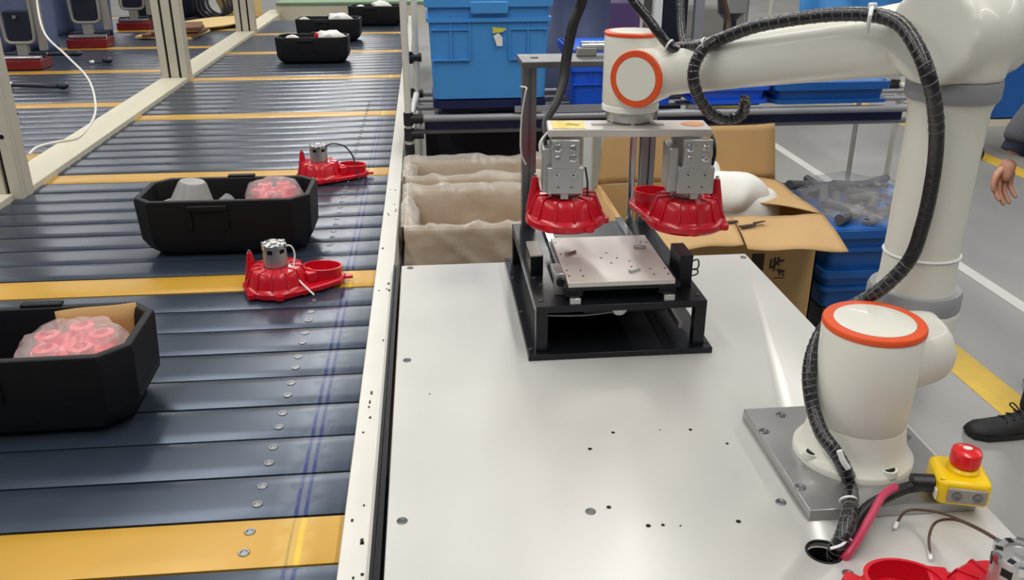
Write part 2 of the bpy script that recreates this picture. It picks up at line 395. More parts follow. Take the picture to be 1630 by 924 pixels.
# workers' blue covers behind the clamps
def cloth(loc, wd, h, label, m='blue_cloth', seed=0, dep=.12):
    b = MB(); nx = 18
    b.grid(lambda u, v: (wd*(u-.5), dep*.4*math.sin(u*19+seed)+.03*math.sin(v*7+u*5), h*v), 30, 14)
    o = b.build('fabric_cover', m, solid=.012); o.location = loc; return tag(o, label, 'cover')
cloth((-3.05, 7.2, ZB), .5, .9, 'blue-grey fabric cover behind the first clamp station', seed=1)
cloth((-2.95, 8.2, ZB), .5, .9, 'blue-grey fabric cover between two clamp stations', seed=3)
cloth((-2.55, 9.55, ZB), .7, .8, 'dark fabric cover behind the cable coil', 'machine_dark', 5)
cloth((-3.5, 6.9, ZB), .4, .9, 'dark fabric cover beside the first clamp station', 'machine_dark', 6)

# ================================================================== CRATES ON THE BELT
def octo(wx, wy, c, z):
    x, y = wx/2, wy/2
    return [(-x+c, -y, z), (x-c, -y, z), (x, -y+c, z), (x, y-c, z), (x-c, y, z), (-x+c, y, z), (-x, y-c, z), (-x, -y+c, z)]
def crate(loc, rz, label, W=.52, Dp=.27, H=.178):
    t = root('black_crate', loc, label, 'crate', rz, 'black foam crates on the conveyor')
    prof = [octo(W-.10, Dp-.07, .03, .0), octo(W-.05, Dp-.03, .045, .018), octo(W-.012, Dp-.006, .05, .05), octo(W, Dp, .05, H-.012), octo(W-.004, Dp-.004, .05, H),
            octo(W-.036, Dp-.036, .042, H), octo(W-.044, Dp-.044, .04, H-.02), octo(W-.07, Dp-.06, .036, .022)]
    MB().rings(prof).build('body', 'epp_black', t, bevel=.003, ang=25)
    for sy in (-1, 1):
        y = sy*Dp/2
        b = MB(); b.box((-.035, y+sy*.003, H-.022), (.115, .010, .018)); b.box((-.088, y+sy*.001, H-.055), (.012, .008, .07)); b.box((.018, y+sy*.001, H-.055), (.012, .008, .07))
        b.build('handle', 'epp_black', t, bevel=.003)
    MB().box((.015, Dp/2-.004, H+.003), (.085, .022, .008)).build('lid_catch', 'epp_black', t, bevel=.003)
    for sx in (-1, 1): MB().box((sx*(W/2-.010), 0, .055), (.012, Dp*.55, .012)).build('side_rib', 'epp_black', t, bevel=.003)
    return t
def bagged(loc, r, label, rz=0, cardboard=False):
    t = root('bagged_part', loc, label, 'part', rz, 'bagged red parts')
    b = MB(); b.lathe([(0, 0), (r*.8, 0), (r*.95, .015), (r*.85, .035), (r*.45, .042), (r*.3, .03), (0, .03)], 20)
    for k in range(5):
        a = k*1.2566; b.lathe([(r*.30, .02), (r*.26, .055), (r*.16, .058), (r*.13, .03)], 12, Matrix.Translation((r*.62*math.cos(a), r*.62*math.sin(a), 0)), False)
    b.build('part_body', 'pink_part', t, ang=50)
    MB().ell((0, 0, .03), r*1.16, r*1.12, .050, 36, 20).jit(.012, 26, rz*3+1).jit(.006, 60, 3).build('bag', 'bag_clear', t, ang=180)
    return t
c1 = crate((-.858, 1.685, ZB), rad(1), 'black foam crate holding a cardboard insert and a bagged red part')
c2 = crate((-.625, 2.685, ZB), rad(-1), 'black foam crate holding a grey funnel and a bagged pink part')
c3 = crate((-.79, 6.46, ZB), rad(-1), 'black foam crate farther down the belt with white wrapped parts in it', .50, .27)
c4 = crate((-.79, 7.62, ZB), rad(-3), 'black foam crate just beyond another crate, white bag showing over its rim', .52, .27)
c5 = crate((-.46, 8.7, ZB), rad(-4), 'black foam crate at the far end of the belt by the rail', .50, .27)
bagged((-.742, 1.685, .768+.038), .092, 'bagged red part with round openings, lying in the nearest black crate', .3)
bagged((-.485, 2.68, .825), .078, 'bagged pink part lying in the crate with the grey funnel', 1.1)
ci = root('cardboard_insert', (-.712, 1.705, .742), 'bent cardboard insert standing in the crate around a bagged red part', 'cardboard')
MB().grid(lambda u, v: (-.10+.17*u, .088+.004*math.sin(u*6), .03+.10*v+.015*u*v), 8, 3).build('back_panel', 'cardboard', ci, solid=.004)
MB().grid(lambda u, v: (.072+.012*v, .08-.15*u, .02+.10*v-.03*u*v), 6, 3).build('side_panel', 'cardboard', ci, solid=.004)
o = MB().tube([(-1.06, 1.70, .80), (-.93, 1.66, .80), (-.84, 1.66, .79)], .022, 12).build('black_hose', 'cable_plain'); tag(o, 'short black hose lying in the crate next to a bagged red part', 'hose')
fn = root('grey_funnel', (-.755, 2.69, .725), 'grey plastic funnel sticking out of a black crate', 'funnel')
MB().lathe([(.080, .072), (.082, .085), (.070, .100), (.042, .172), (.036, .178), (.0, .180)], 28, Matrix.Rotation(.14, 4, 'Y')).build('cone', 'grey_plastic', fn)
MB().torus((0, -.006, .092), (.14, -.1, 1), .079, .006).build('rim', 'grey_plastic', fn)
MB().lathe([(.05, 0), (.055, .02), (.065, .075)], 24).build('skirt', 'machine_dark', fn)
fc = root('small_casting', (-.65, 2.68, .724), 'small silver casting between the grey funnel and a bagged pink part', 'casting')
MB().cyl((-.02, 0, .08), (.03, -.01, .125), .024, .02).build('barrel', 'alu', fc); MB().box((.03, -.03, .08), (.07, .05, .05), .4).build('bracket', 'grey_plastic', fc, bevel=.006); MB().lathe([(.03, 0), (.03, .03), (.02, .09)], 16).build('foot', 'machine_dark', fc)
def white_wrap(loc, s, label):
    o = MB().ell((0, 0, 0), .10*s, .06*s, .035*s, 20, 12).jit(.03*s, 18, loc[0]).build('white_wrap', 'foam_white', ang=180); o.location = loc; tag(o, label, 'bag', 'white wraps in far crates')
white_wrap((-.66, 6.46, .865), 1, 'crumpled white wrap in the crate in front of another crate'); white_wrap((-.93, 6.45, .868), .5, 'small white wrap at the end of a far crate')
white_wrap((-.70, 7.62, .868), 1.0, 'white bag over the rim of the second far crate'); white_wrap((-.99, 7.62, .868), .5, 'small white wrap at the left of the second far crate')
white_wrap((-.40, 8.7, .868), 1.0, 'white bag in the crate at the far end of the belt'); white_wrap((-.60, 8.68, .866), .4, 'small white scrap in the crate at the far end of the belt')
o = MB().ell((0, 0, 0), .07, .05, .03).jit(.015, 20).build('red_part', 'red_plastic'); o.location = (-.72, 6.52, .865); tag(o, 'red part under white wrap in a far crate', 'part')
# far end: green mat table
gt = root('green_table', (-.95, 10.1, 0), 'green-topped table across the far end of the conveyor', 'table')
MB().mm((-1.52, 9.6, .80), (.3, 10.7, .83)).build('table_top', 'green_mat', gt, True, bevel=.004)
MB().mm((-1.52, 9.61, .60), (.3, 9.66, .80)).build('apron', 'cream_paint', gt, True)
for x in (-1.45, .22):
    for y in (9.7, 10.6): MB().mm((x-.03, y-.03, 0), (x+.03, y+.03, .8)).build('leg', 'post_paint', gt, True)

# ================================================================== RED FAN ASSEMBLIES
def fan(name, loc, rz, label, motor=True, wires='loop', pin=144, rot=None):
    t = root(name, loc, label, 'fan', rz, 'red fan housings with motors', rot)
    b = MB()
    b.lathe([(.060, 0), (.086, 0), (.092, .006), (.092, .018), (.088, .024), (.083, .027), (.076, .050), (.070, .064), (.066, .068), (.034, .070), (.030, .062), (.0, .062)], 40)
    b.build('housing', 'red_plastic', t, ang=28)
    b = MB()
    for k in range(12):
        a = k*math.pi/6+.2; q = Matrix.Rotation(a, 4, 'Z')
        b.add([(.040, -.002, .072), (.040, .002, .072), (.070, .002, .0695), (.070, -.002, .0695), (.089, .002, .026), (.089, -.002, .026), (.050, -.002, .030), (.050, .002, .030)],
              [(0, 1, 2, 3), (3, 2, 4, 5), (0, 3, 5, 6), (1, 7, 4, 2), (0, 6, 7, 1)], q)
    b.build('rib', 'red_plastic', t, ang=10)
    b = MB()                                  # outlet scroll: slab with an oval ring on it
    b.prism([(.03, -.088), (.10, -.072), (.165, -.045), (.187, -.01), (.18, .032), (.15, .055), (.09, .068), (.03, .085)], .004, .020)
    b.build('scroll', 'red_plastic', t, bevel=.004)
    MB().lathe([(.050, .018), (.053, .050), (.047, .050), (.043, .021)], 32, Matrix.Translation((.122, .003, 0)) @ Matrix.Rotation(.08, 4, 'Y'), False, 1.05, .82).build('outlet_ring', 'red_plastic', t)
    MB().box((.082, -.02, .035), (.03, .05, .03), .3).build('outlet_neck', 'red_plastic', t, bevel=.004)
    for a, r in ((2.7, .086), (3.7, .09), (4.6, .088), (5.4, .09)):
        MB().cyl((r*math.cos(a), r*math.sin(a), .004), (r*math.cos(a), r*math.sin(a), .016), .013, seg=12).build('lug', 'red_plastic', t)
    MB().box((.19, -.012, .012), (.03, .02, .008), -.2).build('lug', 'red_plastic', t, bevel=.002)
    px, py = .0766*math.cos(rad(pin)), .0766*math.sin(rad(pin))
    MB().cyl((px, py, .02), (px, py, .10), .021, .007, 14).build('pin_post', 'red_plastic', t)
    MB().cyl((px, py, .10), (px, py, .107), .004, seg=8).build('pin', 'chrome', t)
    if motor:
        m = MB().lathe([(.0, .05), (.0305, .05), (.0305, .070), (.0325, .072), (.0325, .132), (.031, .1345), (.022, .1345), (.020, .131), (.010, .131), (.009, .137), (.0, .137)], 28).build('motor', 'alu', t, ang=30)
        b = MB()
        for k in range(6):
            a = k*math.pi/3; q = Matrix.Rotation(a, 4, 'Z'); b.box((.0322, 0, .117), (.0020, .014, .011), 0, q); b.box((.0265, 0, .1344), (.009, .008, .0015), 0, q)
        b.build('motor_vent', 'bolt_black', m)
        b = MB()
        for k in range(6):
            q = Matrix.Rotation(k*math.pi/3+.52, 4, 'Z'); b.box((.032, 0, .129), (.006, .010, .012), 0, q)
        b.build('crimp_tab', 'chrome', m)
    if wires == 'loop':
        MB().tube([(.028, -.012, .128), (.044, -.018, .124), (.050, -.022, .10), (.042, -.035, .07), (.05, -.06, .04), (.06, -.085, .03), (.078, -.11, .012)], .0026, 6).build('wire', 'wire_white', t)
    if wires == 'long':
        MB().tube([(.028, -.0, .128), (.06, .01, .132), (.10, .01, .12), (.125, .0, .09), (.135, -.01, .055), (.14, -.05, .02), (.14, -.08, .005)], .003, 6).build('wire', 'cable_plain', t)
    return t
fan('fan_assembly', (-.432, 2.285, ZB+.002), rad(17), 'red fan housing with silver motor on the yellow slat in front of a crate')
fan('fan_assembly', (-.432, 3.395, ZB+.002), rad(10), 'red fan housing with silver motor and black wire behind a crate', wires='long')

# ================================================================== WHITE WORK TABLE
wt = root('work_table', (.4, 1.5, 0), 'white steel-topped work table carrying the robot arm', 'table')
top = MB().mm((-.093, .45, .738), (.892, 2.302, ZT)).build('table_top', 'table_white', wt, True)
HC = PZ(1312, 879, ZT)
cut = MB().cyl((HC.x-wt.location.x, HC.y-wt.location.y, .70), (HC.x-wt.location.x, HC.y-wt.location.y, .80), .027, seg=40).build('cutter', 'dark_gap'); cut.location = wt.location
m = top.modifiers.new('b', 'BOOLEAN'); m.object = cut; m.solver = 'EXACT'
bpy.context.view_layer.update(); bake(top); bpy.data.objects.remove(cut)
top.modifiers.new('bevel', 'BEVEL').width = .0015
MB().torus((HC.x, HC.y, .7495), (0, 0, 1), .0265, .0022, 32, 8).build('grommet', 'bolt_black', wt, True)
MB().lathe([(.026, .62), (.026, .737)], 28, Matrix.Translation((HC.x, HC.y, 0)), False).build('grommet_sleeve', 'cable_plain', wt, True)
for y in (.50, 2.25): MB().mm((-.07, y-.02, .695), (.87, y+.02, .737)).build('frame_rail', 'alu_profile', wt, True, bevel=.002)
for x in (-.07, .87): MB().mm((x-.02, .48, .695), (x+.02, 2.27, .737)).build('frame_rail', 'alu_profile', wt, True, bevel=.002)
for x in (-.065, .865):
    for y in (.50, 1.4, 2.25): MB().mm((x-.02, y-.02, 0), (x+.02, y+.02, .695)).build('leg', 'alu_profile', wt, True, bevel=.002)
MB().mm((-.05, .52, .06), (.85, 2.23, .08)).build('lower_shelf', 'black_alu', wt, True)
for (px, py) in ((640, 830), (940, 815), (648, 574), (653, 427), (1243, 800), (1183, 410), (1350, 914)):
    p = PZ(px, py, ZT); o = link('bolt', bolt_me, wt, p-Vector(wt.location)); o.scale = (.95, .95, 1)
hole = MB().lathe([(.0035, 0), (.0035, .0006), (0, .0006)], 10).build('h', 'bolt_black'); hole_me = hole.data; bpy.data.objects.remove(hole)
for zx, zy, s in ((663, 510, 1), (880, 502, 1), (983, 541, .9), (598, 556, 1.1), (651, 720, 1.2), (762, 772, 1.2), (803, 770, .9), (1015, 760, 1.2), (852, 772, .5), (795, 503, .4), (148, 402, .5), (190, 20, .4)):
    p = PZ(600+.567*zx, 400+.567*zy, ZT); o = link('threaded_hole', hole_me, wt, p-Vector(wt.location)); o.scale = (s, s, 1)

# ------------------------------------------------------------------ mounting plate
mp = root('mounting_plate', (.724, 1.262, ZT), 'grey machined steel plate under the robot arm base', 'plate')
MB().mm((.583, 1.107, ZT), (.866, 1.425, ZT+.021)).build('plate', 'mount_plate', mp, True, bevel=.0015)
for px, py in ((1274, 776), (1216, 687), (1243, 661)):
    p = PZ(px, py, ZT+.021); link('bolt', bolt_me, mp, p-Vector(mp.location))
for x, y in ((.84, 1.40), (.845, 1.30), (.84, 1.13)): link('bolt', bolt_me, mp, (x-.724, y-1.262, .021))

# ================================================================== ROBOT ARM
B0 = Vector((.724, 1.262, 0)); ZP = ZT+.021
AD = Vector((-.438, .899, 0)); ND = Vector((.899, .438, 0))
UA = Vector((.868, 1.400, 0)); ZS, ZE = .945, 1.475
EL = Vector((UA.x, UA.y, ZE)); W = Vector((.462, 1.95, 1.325))
rb = root('robot_arm', (B0.x, B0.y, ZP), 'white jointed robot arm with orange cap rings and grey bands, bolted to the table', 'robot arm')
b = MB()                                          # foot flange with bolt pockets
b.lathe([(.101, 0), (.101, .009), (.099, .012), (.092, .018), (.086, .034), (.082, .055), (.0795, .075), (.0, .075)], 56, Matrix.Translation((B0.x, B0.y, ZP)))
b.build('base_flange', 'robot_white', rb, True, ang=40)
for a in (-75, -165, 15, 105):
    aa = rad(a); c = B0+Vector((.0865*math.cos(aa), .0865*math.sin(aa), ZP))
    MB().cyl(c+Vector((0, 0, .012)), c+Vector((0, 0, .0225)), .0105, seg=16).build('bolt_pocket', 'bolt_black', rb, True)
    MB().lathe([(.0165, .010), (.0150, .021), (.0112, .021)], 18, Matrix.Translation(c), False).build('bolt_boss', 'robot_white', rb, True)
b = MB(); b.lathe([(.0785, .0755), (.0795, .0785), (.0815, .16), (.0825, .245), (.081, .2475), (.0, .2475)], 56, Matrix.Translation((B0.x, B0.y, ZP)))
b.build('base_column', 'robot_white', rb, True, ang=40)
MB().lathe([(.0815, .2475), (.083, .2495), (.083, .2555), (.081, .2585), (.0655, .2585), (.0655, .2475)], 56, Matrix.Translation((B0.x, B0.y, ZP)), False).build('cap_ring', 'ring_orange', rb, True)
MB().lathe([(.0655, .2475), (.0650, .2590), (.062, .2600), (.0, .2605)], 56, Matrix.Translation((B0.x, B0.y, ZP))).build('cap', 'robot_white', rb, True)
b = MB(); c0 = B0+Vector((0, 0, ZS))              # shoulder
b.cyl(c0+ND*.03, c0+ND*.15, .064, .070, 40); b.cyl(Vector((UA.x, UA.y, ZS-.02)), Vector((UA.x, UA.y, 1.004)), .0805, .0815, 40)
b.ell((UA.x, UA.y, ZS-.012), .0805, .0805, .078)
blend(b.build('shoulder_housing', 'robot_white', rb, True), .006, 12)
def vl(prof, name, m): return MB().lathe(prof, 48, Matrix.Translation((UA.x, UA.y, 0))).build(name, m, rb, True, ang=40)
vl([(.0, .99), (.0785, .99), (.0805, .998), (.0805, 1.022), (.077, 1.030), (0, 1.030)], 'joint_band', 'robot_grey')
vl([(.0, 1.03), (.0665, 1.03), (.064, 1.05), (.0625, 1.12), (.0625, 1.30), (.064, 1.352), (.069, 1.368), (0, 1.368)], 'upper_arm', 'robot_white')
vl([(.0, 1.368), (.0715, 1.368), (.0745, 1.375), (.0745, 1.395), (.073, 1.402), (0, 1.402)], 'joint_band', 'robot_grey')
b = MB()                                          # elbow + forearm in one casting
b.cyl((UA.x, UA.y, 1.400), (UA.x, UA.y, 1.48), .0735, .080, 40)
b.ell((EL.x, EL.y, EL.z+.005), .088, .088, .086, 32, 20)
b.cyl(EL-ND*.09, EL+ND*.09, .080, .080, 40)
fa0 = EL-ND*.012; d = (W-fa0)
b.tube([fa0, fa0+d*.15, fa0+d*.4, fa0+d*.8, W], lambda t: .066-.012*min(1, t*1.6) + .02*max(0, .18-t), 40, 6)
blend(b.build('forearm', 'robot_white', rb, True), .006, 16)
q = orient(EL+ND*.088, ND); MB().lathe([(.072, -.004), (.072, .004), (.056, .004), (.056, -.004)], 40, q, False).build('cap_ring', 'ring_orange', rb, True)
MB().lathe([(.056, -.004), (.055, .005), (0, .005)], 40, q).build('cap', 'robot_white', rb, True)
# wrist
WV = Vector((.450, 1.945, 0))
tilt = Matrix.Translation(WV)
b = MB(); b.lathe([(.0, 1.262), (.0615, 1.262), (.0635, 1.268), (.0635, 1.408), (.0625, 1.410), (0, 1.410)], 44, tilt); b.build('wrist_housing', 'robot_white', rb, True)
MB().lathe([(.0625, 1.410), (.0645, 1.4115), (.0645, 1.4165), (.062, 1.4185), (.054, 1.4185), (.054, 1.410)], 44, tilt, False).build('cap_ring', 'ring_orange', rb, True)
MB().lathe([(.054, 1.41), (.0535, 1.4190), (0, 1.4195)], 44, tilt).build('cap', 'robot_white', rb, True)
MB().lathe([(.0615, 1.2485), (.0635, 1.250), (.0635, 1.2605), (.0615, 1.262)], 44, tilt).build('light_ring', 'foam_white', rb, True)
MB().lathe([(.0, 1.2225), (.046, 1.2225), (.052, 1.226), (.0545, 1.240), (.0545, 1.2485), (0, 1.2485)], 44, tilt).build('tool_flange', 'alu', rb, True)
for k in range(6):
    aa = k*1.047-.6; MB().cyl(WV+Vector((.047*math.cos(aa), .047*math.sin(aa), 1.2225)), WV+Vector((.047*math.cos(aa), .047*math.sin(aa), 1.232)), .005, seg=10).build('flange_bolt', 'chrome', rb, True)
az = rad(-128); JN = Vector((math.cos(az), math.sin(az), 0)); JC = PD(1013, 126, 1.865)-JN*.088
b = MB(); b.cyl(JC-JN*.01, JC+JN*.088, .0605, .0605, 44); b.build('wrist_joint', 'robot_white', rb, True)
q = orient(JC+JN*.088, JN)
MB().lathe([(.0605, -.001), (.0600, .003), (.0585, .0045), (.0460, .0045), (.0460, -.001)], 44, q, False).build('cap_ring', 'ring_orange', rb, True)
MB().lathe([(.0460, -.001), (.0455, .0048), (0, .0052)], 44, q).build('cap', 'robot_white', rb, True)
for k in range(4):
    aa = k*math.pi/2+.75; MB().lathe([(.0024, .0052), (.0022, .0064), (0, .0064)], 8, q @ Matrix.Translation((.0535*math.cos(aa), .0535*math.sin(aa), 0))).build('cap_screw', 'chrome', rb, True)

# ------------------------------------------------------------------ gripper bar
gr = root('gripper', (.437, 1.905, 1.205), 'aluminium double gripper bar with two clamp heads under the robot wrist', 'gripper', rad(-5.3))
MB().box((0, 0, .0085), (.356, .095, .017)).build('crossbar', 'alu_plate', gr, bevel=.002)
MB().box((-.132, -.002, .0176), (.072, .075, .0008)).build('label_sticker', 'sticker_yellow', gr)
MB().box((-.122, -.002, .0181), (.03, .02, .0004), -.4).build('sticker_print', 'olive', gr)
MB().lathe([(.026, .0172), (.026, .0180), (0, .0180)], 28, Matrix.Translation((.145, .005, 0)), True, 1, .85).build('label_sticker', 'sticker_orange', gr)
MB().box((.0, .0, .0176), (.16, .018, .001)).build('slot', 'grey_plastic', gr)
for sx in (-1, 1):
    x = -.134 if sx < 0 else .144
    xs = x-.006 if sx < 0 else x+.004
    h = MB(); h.box((xs, -.056, -.034), (.062, .016, .062)); hd = h.build('clamp_plate', 'alu', gr, bevel=.0015)
    for (bx, bz, br) in ((-.017, .014, .0088), (.016, .015, .0072), (-.017, -.008, .0058), (.017, -.008, .0088)):
        MB().lathe([(br, 0), (br, .003), (br*.75, .0045), (br*.5, .0045), (br*.45, .001), (0, .001)], 14, orient((xs+bx, -.064, -.034+bz), (0, -1, 0))).build('bolt', 'chrome', hd)
    h = MB().box((xs, -.052, -.094), (.080, .022, .060)).build('gripper_body', 'alu', gr, bevel=.002)
    for bx in (-.018, .018):
        MB().lathe([(.006, 0), (.006, .003), (.003, .003), (.003, 0)], 12, orient((xs+bx, -.063, -.080), (0, -1, 0))).build('bolt', 'chrome', h)
        MB().lathe([(.0018, 0), (.0018, .0008), (0, .0008)], 8, orient((xs+bx*.8, -.063, -.108), (0, -1, 0))).build('bolt', 'bolt_black', h)
    MB().box((x-.046*sx*0-.045, -.005, -.075), (.022, .085, .10)).build('jaw_block', 'alu', gr, bevel=.003)
    MB().box((x, .052, -.062), (.07, .02, .12)).build('rear_plate', 'alu_plate', gr, bevel=.002)
    MB().box((xs-.008*0, -.050, -.130), (.018, .016, .016)).build('jaw_tip', 'alu', gr, bevel=.001)
    MB().tube([(x+.03*sx, .03, .0), (x+.046*sx, .0, -.01), (x+.05*sx, -.02, -.04), (x+.047*sx, -.02, -.07)], .004, 8).build('air_hose', 'cable_plain', gr)
    MB().tube([(x+.040, -.035, -.07), (x+.045, -.045, -.10), (x+.046, -.045, -.135)], .0022, 6).build('wire', 'cable_plain', gr)
MB().tube([(-.178, -.02, .005), (-.195, -.03, -.02), (-.185, -.035, -.06), (-.165, -.04, -.075)], .003, 6).build('wire', 'wire_white', gr)

hA = Matrix.Rotation(rad(-5.3), 4, 'Z') @ Vector((-.134, 0, 0))+Vector(gr.location); hB = Matrix.Rotation(rad(-5.3), 4, 'Z') @ Vector((.144, 0, 0))+Vector(gr.location)
fan('fan_assembly', (hA.x, hA.y-.002, .995), rad(85), 'red fan housing clamped in the gripper head beside the aluminium post', wires=None, pin=65)
fan('fan_assembly', (hB.x, hB.y-.002, .990), rad(112), 'red fan housing clamped in the gripper head towards the open carton', wires=None, pin=-97)

# ================================================================== FIXTURE
fx = root('slide_fixture', (.404, 2.0, ZT), 'black frame fixture with a silver sliding plate and rails on the white table', 'fixture')
def fb(a, c, name, m, bv=.0015): return MB().mm(a, c).build(name, m, fx, True, bevel=bv)
fb((.196, 1.700, ZT), (.608, 2.300, ZT+.014), 'base_plate', 'anod_black')
ZF = .872
for x0, x1 in ((.214, .240), (.566, .592)):
    fb((x0, 1.716, ZT+.014), (x1, 1.742, ZF-.016), 'leg', 'anod_black'); fb((x0, 2.25, ZT+.014), (x1, 2.276, ZF-.016), 'leg', 'anod_black')
fb((.214, 1.716, ZF-.016), (.592, 2.276, ZF), 'upper_plate', 'anod_black')
fb((.232, 1.76, ZT+.014), (.236, 2.245, ZF-.016), 'side_panel', 'anod_black')
fb((.236, 2.262, ZT+.014), (.57, 2.272, ZF-.016), 'rear_panel', 'anod_black')
fb((.216, 1.742, ZF-.028), (.222, 2.25, ZF-.016), 'edge_strip', 'alu')
fb((.548, 1.77, ZT+.03), (.556, 2.20, ZT+.044), 'inner_bar', 'alu_plate')
for x in (.300, .508):
    fb((x-.010, 1.725, ZF), (x+.010, 2.27, ZF+.012), 'linear_rail', 'chrome', .001)
    fb((x-.020, 1.742, ZF+.008), (x+.020, 1.80, ZF+.026), 'carriage', 'anod_black'); fb((x-.020, 1.93, ZF+.008), (x+.020, 1.99, ZF+.026), 'carriage', 'anod_black')
    fb((x-.012, 1.721, ZF), (x+.012, 1.727, ZF+.014), 'rail_end', 'alu', .001)
fb((.278, 1.738, ZF+.024), (.535, 2.03, ZF+.036), 'slide_base', 'anod_black')
pl = fb((.286, 1.735, ZF+.034), (.522, 2.025, ZF+.046), 'slide_plate', 'alu_plate')
zp = ZF+.046
for px, py in ((893, 405), (903, 400), (957, 411), (965, 403), (973, 419), (982, 411), (902, 431), (924, 431), (906, 440), (928, 440), (1035, 428), (1041, 437), (1058, 427), (1064, 436), (1005, 425), (1002, 416), (884, 387), (1020, 385), (1029, 386)):
    p = PZ(px, py, zp)
    if .29 < p.x < .52 and 1.74 < p.y < 2.02: link('plate_hole', hole_me, pl, p-Vector(fx.location)).scale = (.75, .75, 1)
for px, py, a in ((908, 403, .6), (1010, 432, .5), (1018, 395, -.4)):
    p = PZ(px, py, zp)-Vector(fx.location); MB().box((p.x, p.y, p.z+.003), (.028, .010, .006), a).build('locating_pin', 'alu', pl, bevel=.001)
fb((.262, 1.775, ZF), (.284, 1.80, ZF+.052), 'stop_bracket', 'alu'); fb((.262, 1.80, ZF+.030), (.286, 1.86, ZF+.044), 'stop_bracket', 'alu')
MB().cyl((.273, 1.772, ZF+.034), (.273, 1.764, ZF+.034), .009).build('stop_knob', 'bolt_black', fx, True)
fb((.546, 1.79, ZF), (.576, 1.875, ZF+.078), 'drive_block', 'anod_black')
fb((.222, 1.90, ZF), (.252, 2.0, ZF+.045), 'valve_block', 'anod_black'); fb((.222, 1.90, ZF+.045), (.252, 2.0, ZF+.049), 'valve_cover', 'grey_label')
fb((.33, 1.79, ZF-.055), (.52, 2.1, ZF-.016), 'drive_housing', 'anod_black')
MB().lathe([(.0, 0), (.020, 0), (.022, .006), (.016, .016), (.0, .018)], 24, orient((.405, 1.765, ZF-.026), (0, -1, -.1))).build('motor_boss', 'alu', fx, True)
MB().tube([(.392, 1.755, ZF-.036), (.33, 1.748, ZF-.038), (.27, 1.742, ZF-.034), (.241, 1.738, ZF-.030)], .0022, 6).build('wire', 'machine_grey', fx, True)
MB().tube([(.577, 1.81, ZF+.055), (.592, 1.81, ZF+.060), (.596, 1.81, ZF+.046), (.590, 1.81, ZF+.036), (.577, 1.81, ZF+.038)], .0018, 6).build('wire', 'cable_plain', fx, True)
MB().tube([(.577, 1.81, ZF+.036), (.592, 1.81, ZF+.037), (.594, 1.81, ZF+.025), (.577, 1.81, ZF+.02)], .0018, 6).build('wire', 'cable_plain', fx, True)
for x, y in ((.204, 1.73), (.204, 1.93), (.204, 2.15), (.204, 2.28), (.600, 1.73), (.600, 2.0), (.600, 2.28)):
    o = link('bolt', bolt_me, fx, Vector((x, y, ZT+.0145))-Vector(fx.location)); o.scale = (.55, .55, 1.2)
for x, y in ((.228, 1.75), (.580, 1.75), (.228, 1.88), (.240, 1.84)):
    o = link('bolt', bolt_me, fx, Vector((x, y, ZF+.0005))-Vector(fx.location)); o.scale = (.5, .5, 1.2)
# portal of aluminium profile behind the slide
pt = root('profile_portal', (.42, 2.28, ZT+.014), 'aluminium profile portal with dark top plate standing behind the silver sliding plate', 'frame')
def profile(x, y, z0, z1, s=.036):
    b = MB(); h = s/2; g = .004; c = .008
    poly = []
    for k in range(4):
        q = Matrix.Rotation(k*math.pi/2, 2)
        for p in ((-h, -h), (-g, -h), (-g, -h+c), (g, -h+c), (g, -h)): v = q @ Vector(p); poly.append((v.x+x, v.y+y))
    return b.prism(poly, z0, z1)
profile(.258, 2.272, ZT+.014, 1.297).build('post', 'alu_profile', pt, True, ang=20)
profile(.578, 2.272, ZT+.014, 1.297).build('post', 'alu_profile', pt, True, ang=20)
MB().cyl((.535, 2.255, ZT+.014), (.535, 2.255, 1.297), .009).build('guide_rod', 'chrome', pt, True)
MB().mm((.236, 2.23, 1.297), (.600, 2.37, 1.312)).build('top_plate', 'portal_grey', pt, True, bevel=.002)
MB().box((.275, 2.30, 1.313), (.02, .012, .002)).build('slot', 'bolt_black', pt, True)
MB().cyl((.40, 2.33, 1.335), (.47, 2.33, 1.335), .013).build('air_fitting', 'chrome', pt, True); MB().box((.415, 2.33, 1.322), (.05, .03, .02)).build('fitting_block', 'machine_grey', pt, True, bevel=.002)
o = MB().tube([PY(829, 138, 2.25), PY(838, 140, 2.235), PY(836, 150, 2.23), PY(830, 190, 2.24), PY(829, 240, 2.24), PY(837, 262, 2.24)], .0022, 6).build('signal_wire', 'wire_white'); tag(o, 'thin white wire tied down the aluminium portal post', 'wire')
# thick black hose dropping past the portal
o = MB().tube([PD(958, -86, 1.86), PD(938, -60, 1.98), PY(927, 0, 2.13), PY(912, 40, 2.13), PY(902, 90, 2.12), PY(897, 130, 2.10), PY(885, 165, 2.06), PY(868, 195, 2.0), PY(868, 215, 1.96)], lambda t: .0125-.006*max(0, t-.55)/.45, 12).build('drop_hose', 'cable_plain'); tag(o, 'black hose dropping to the gripper past the aluminium portal', 'hose')

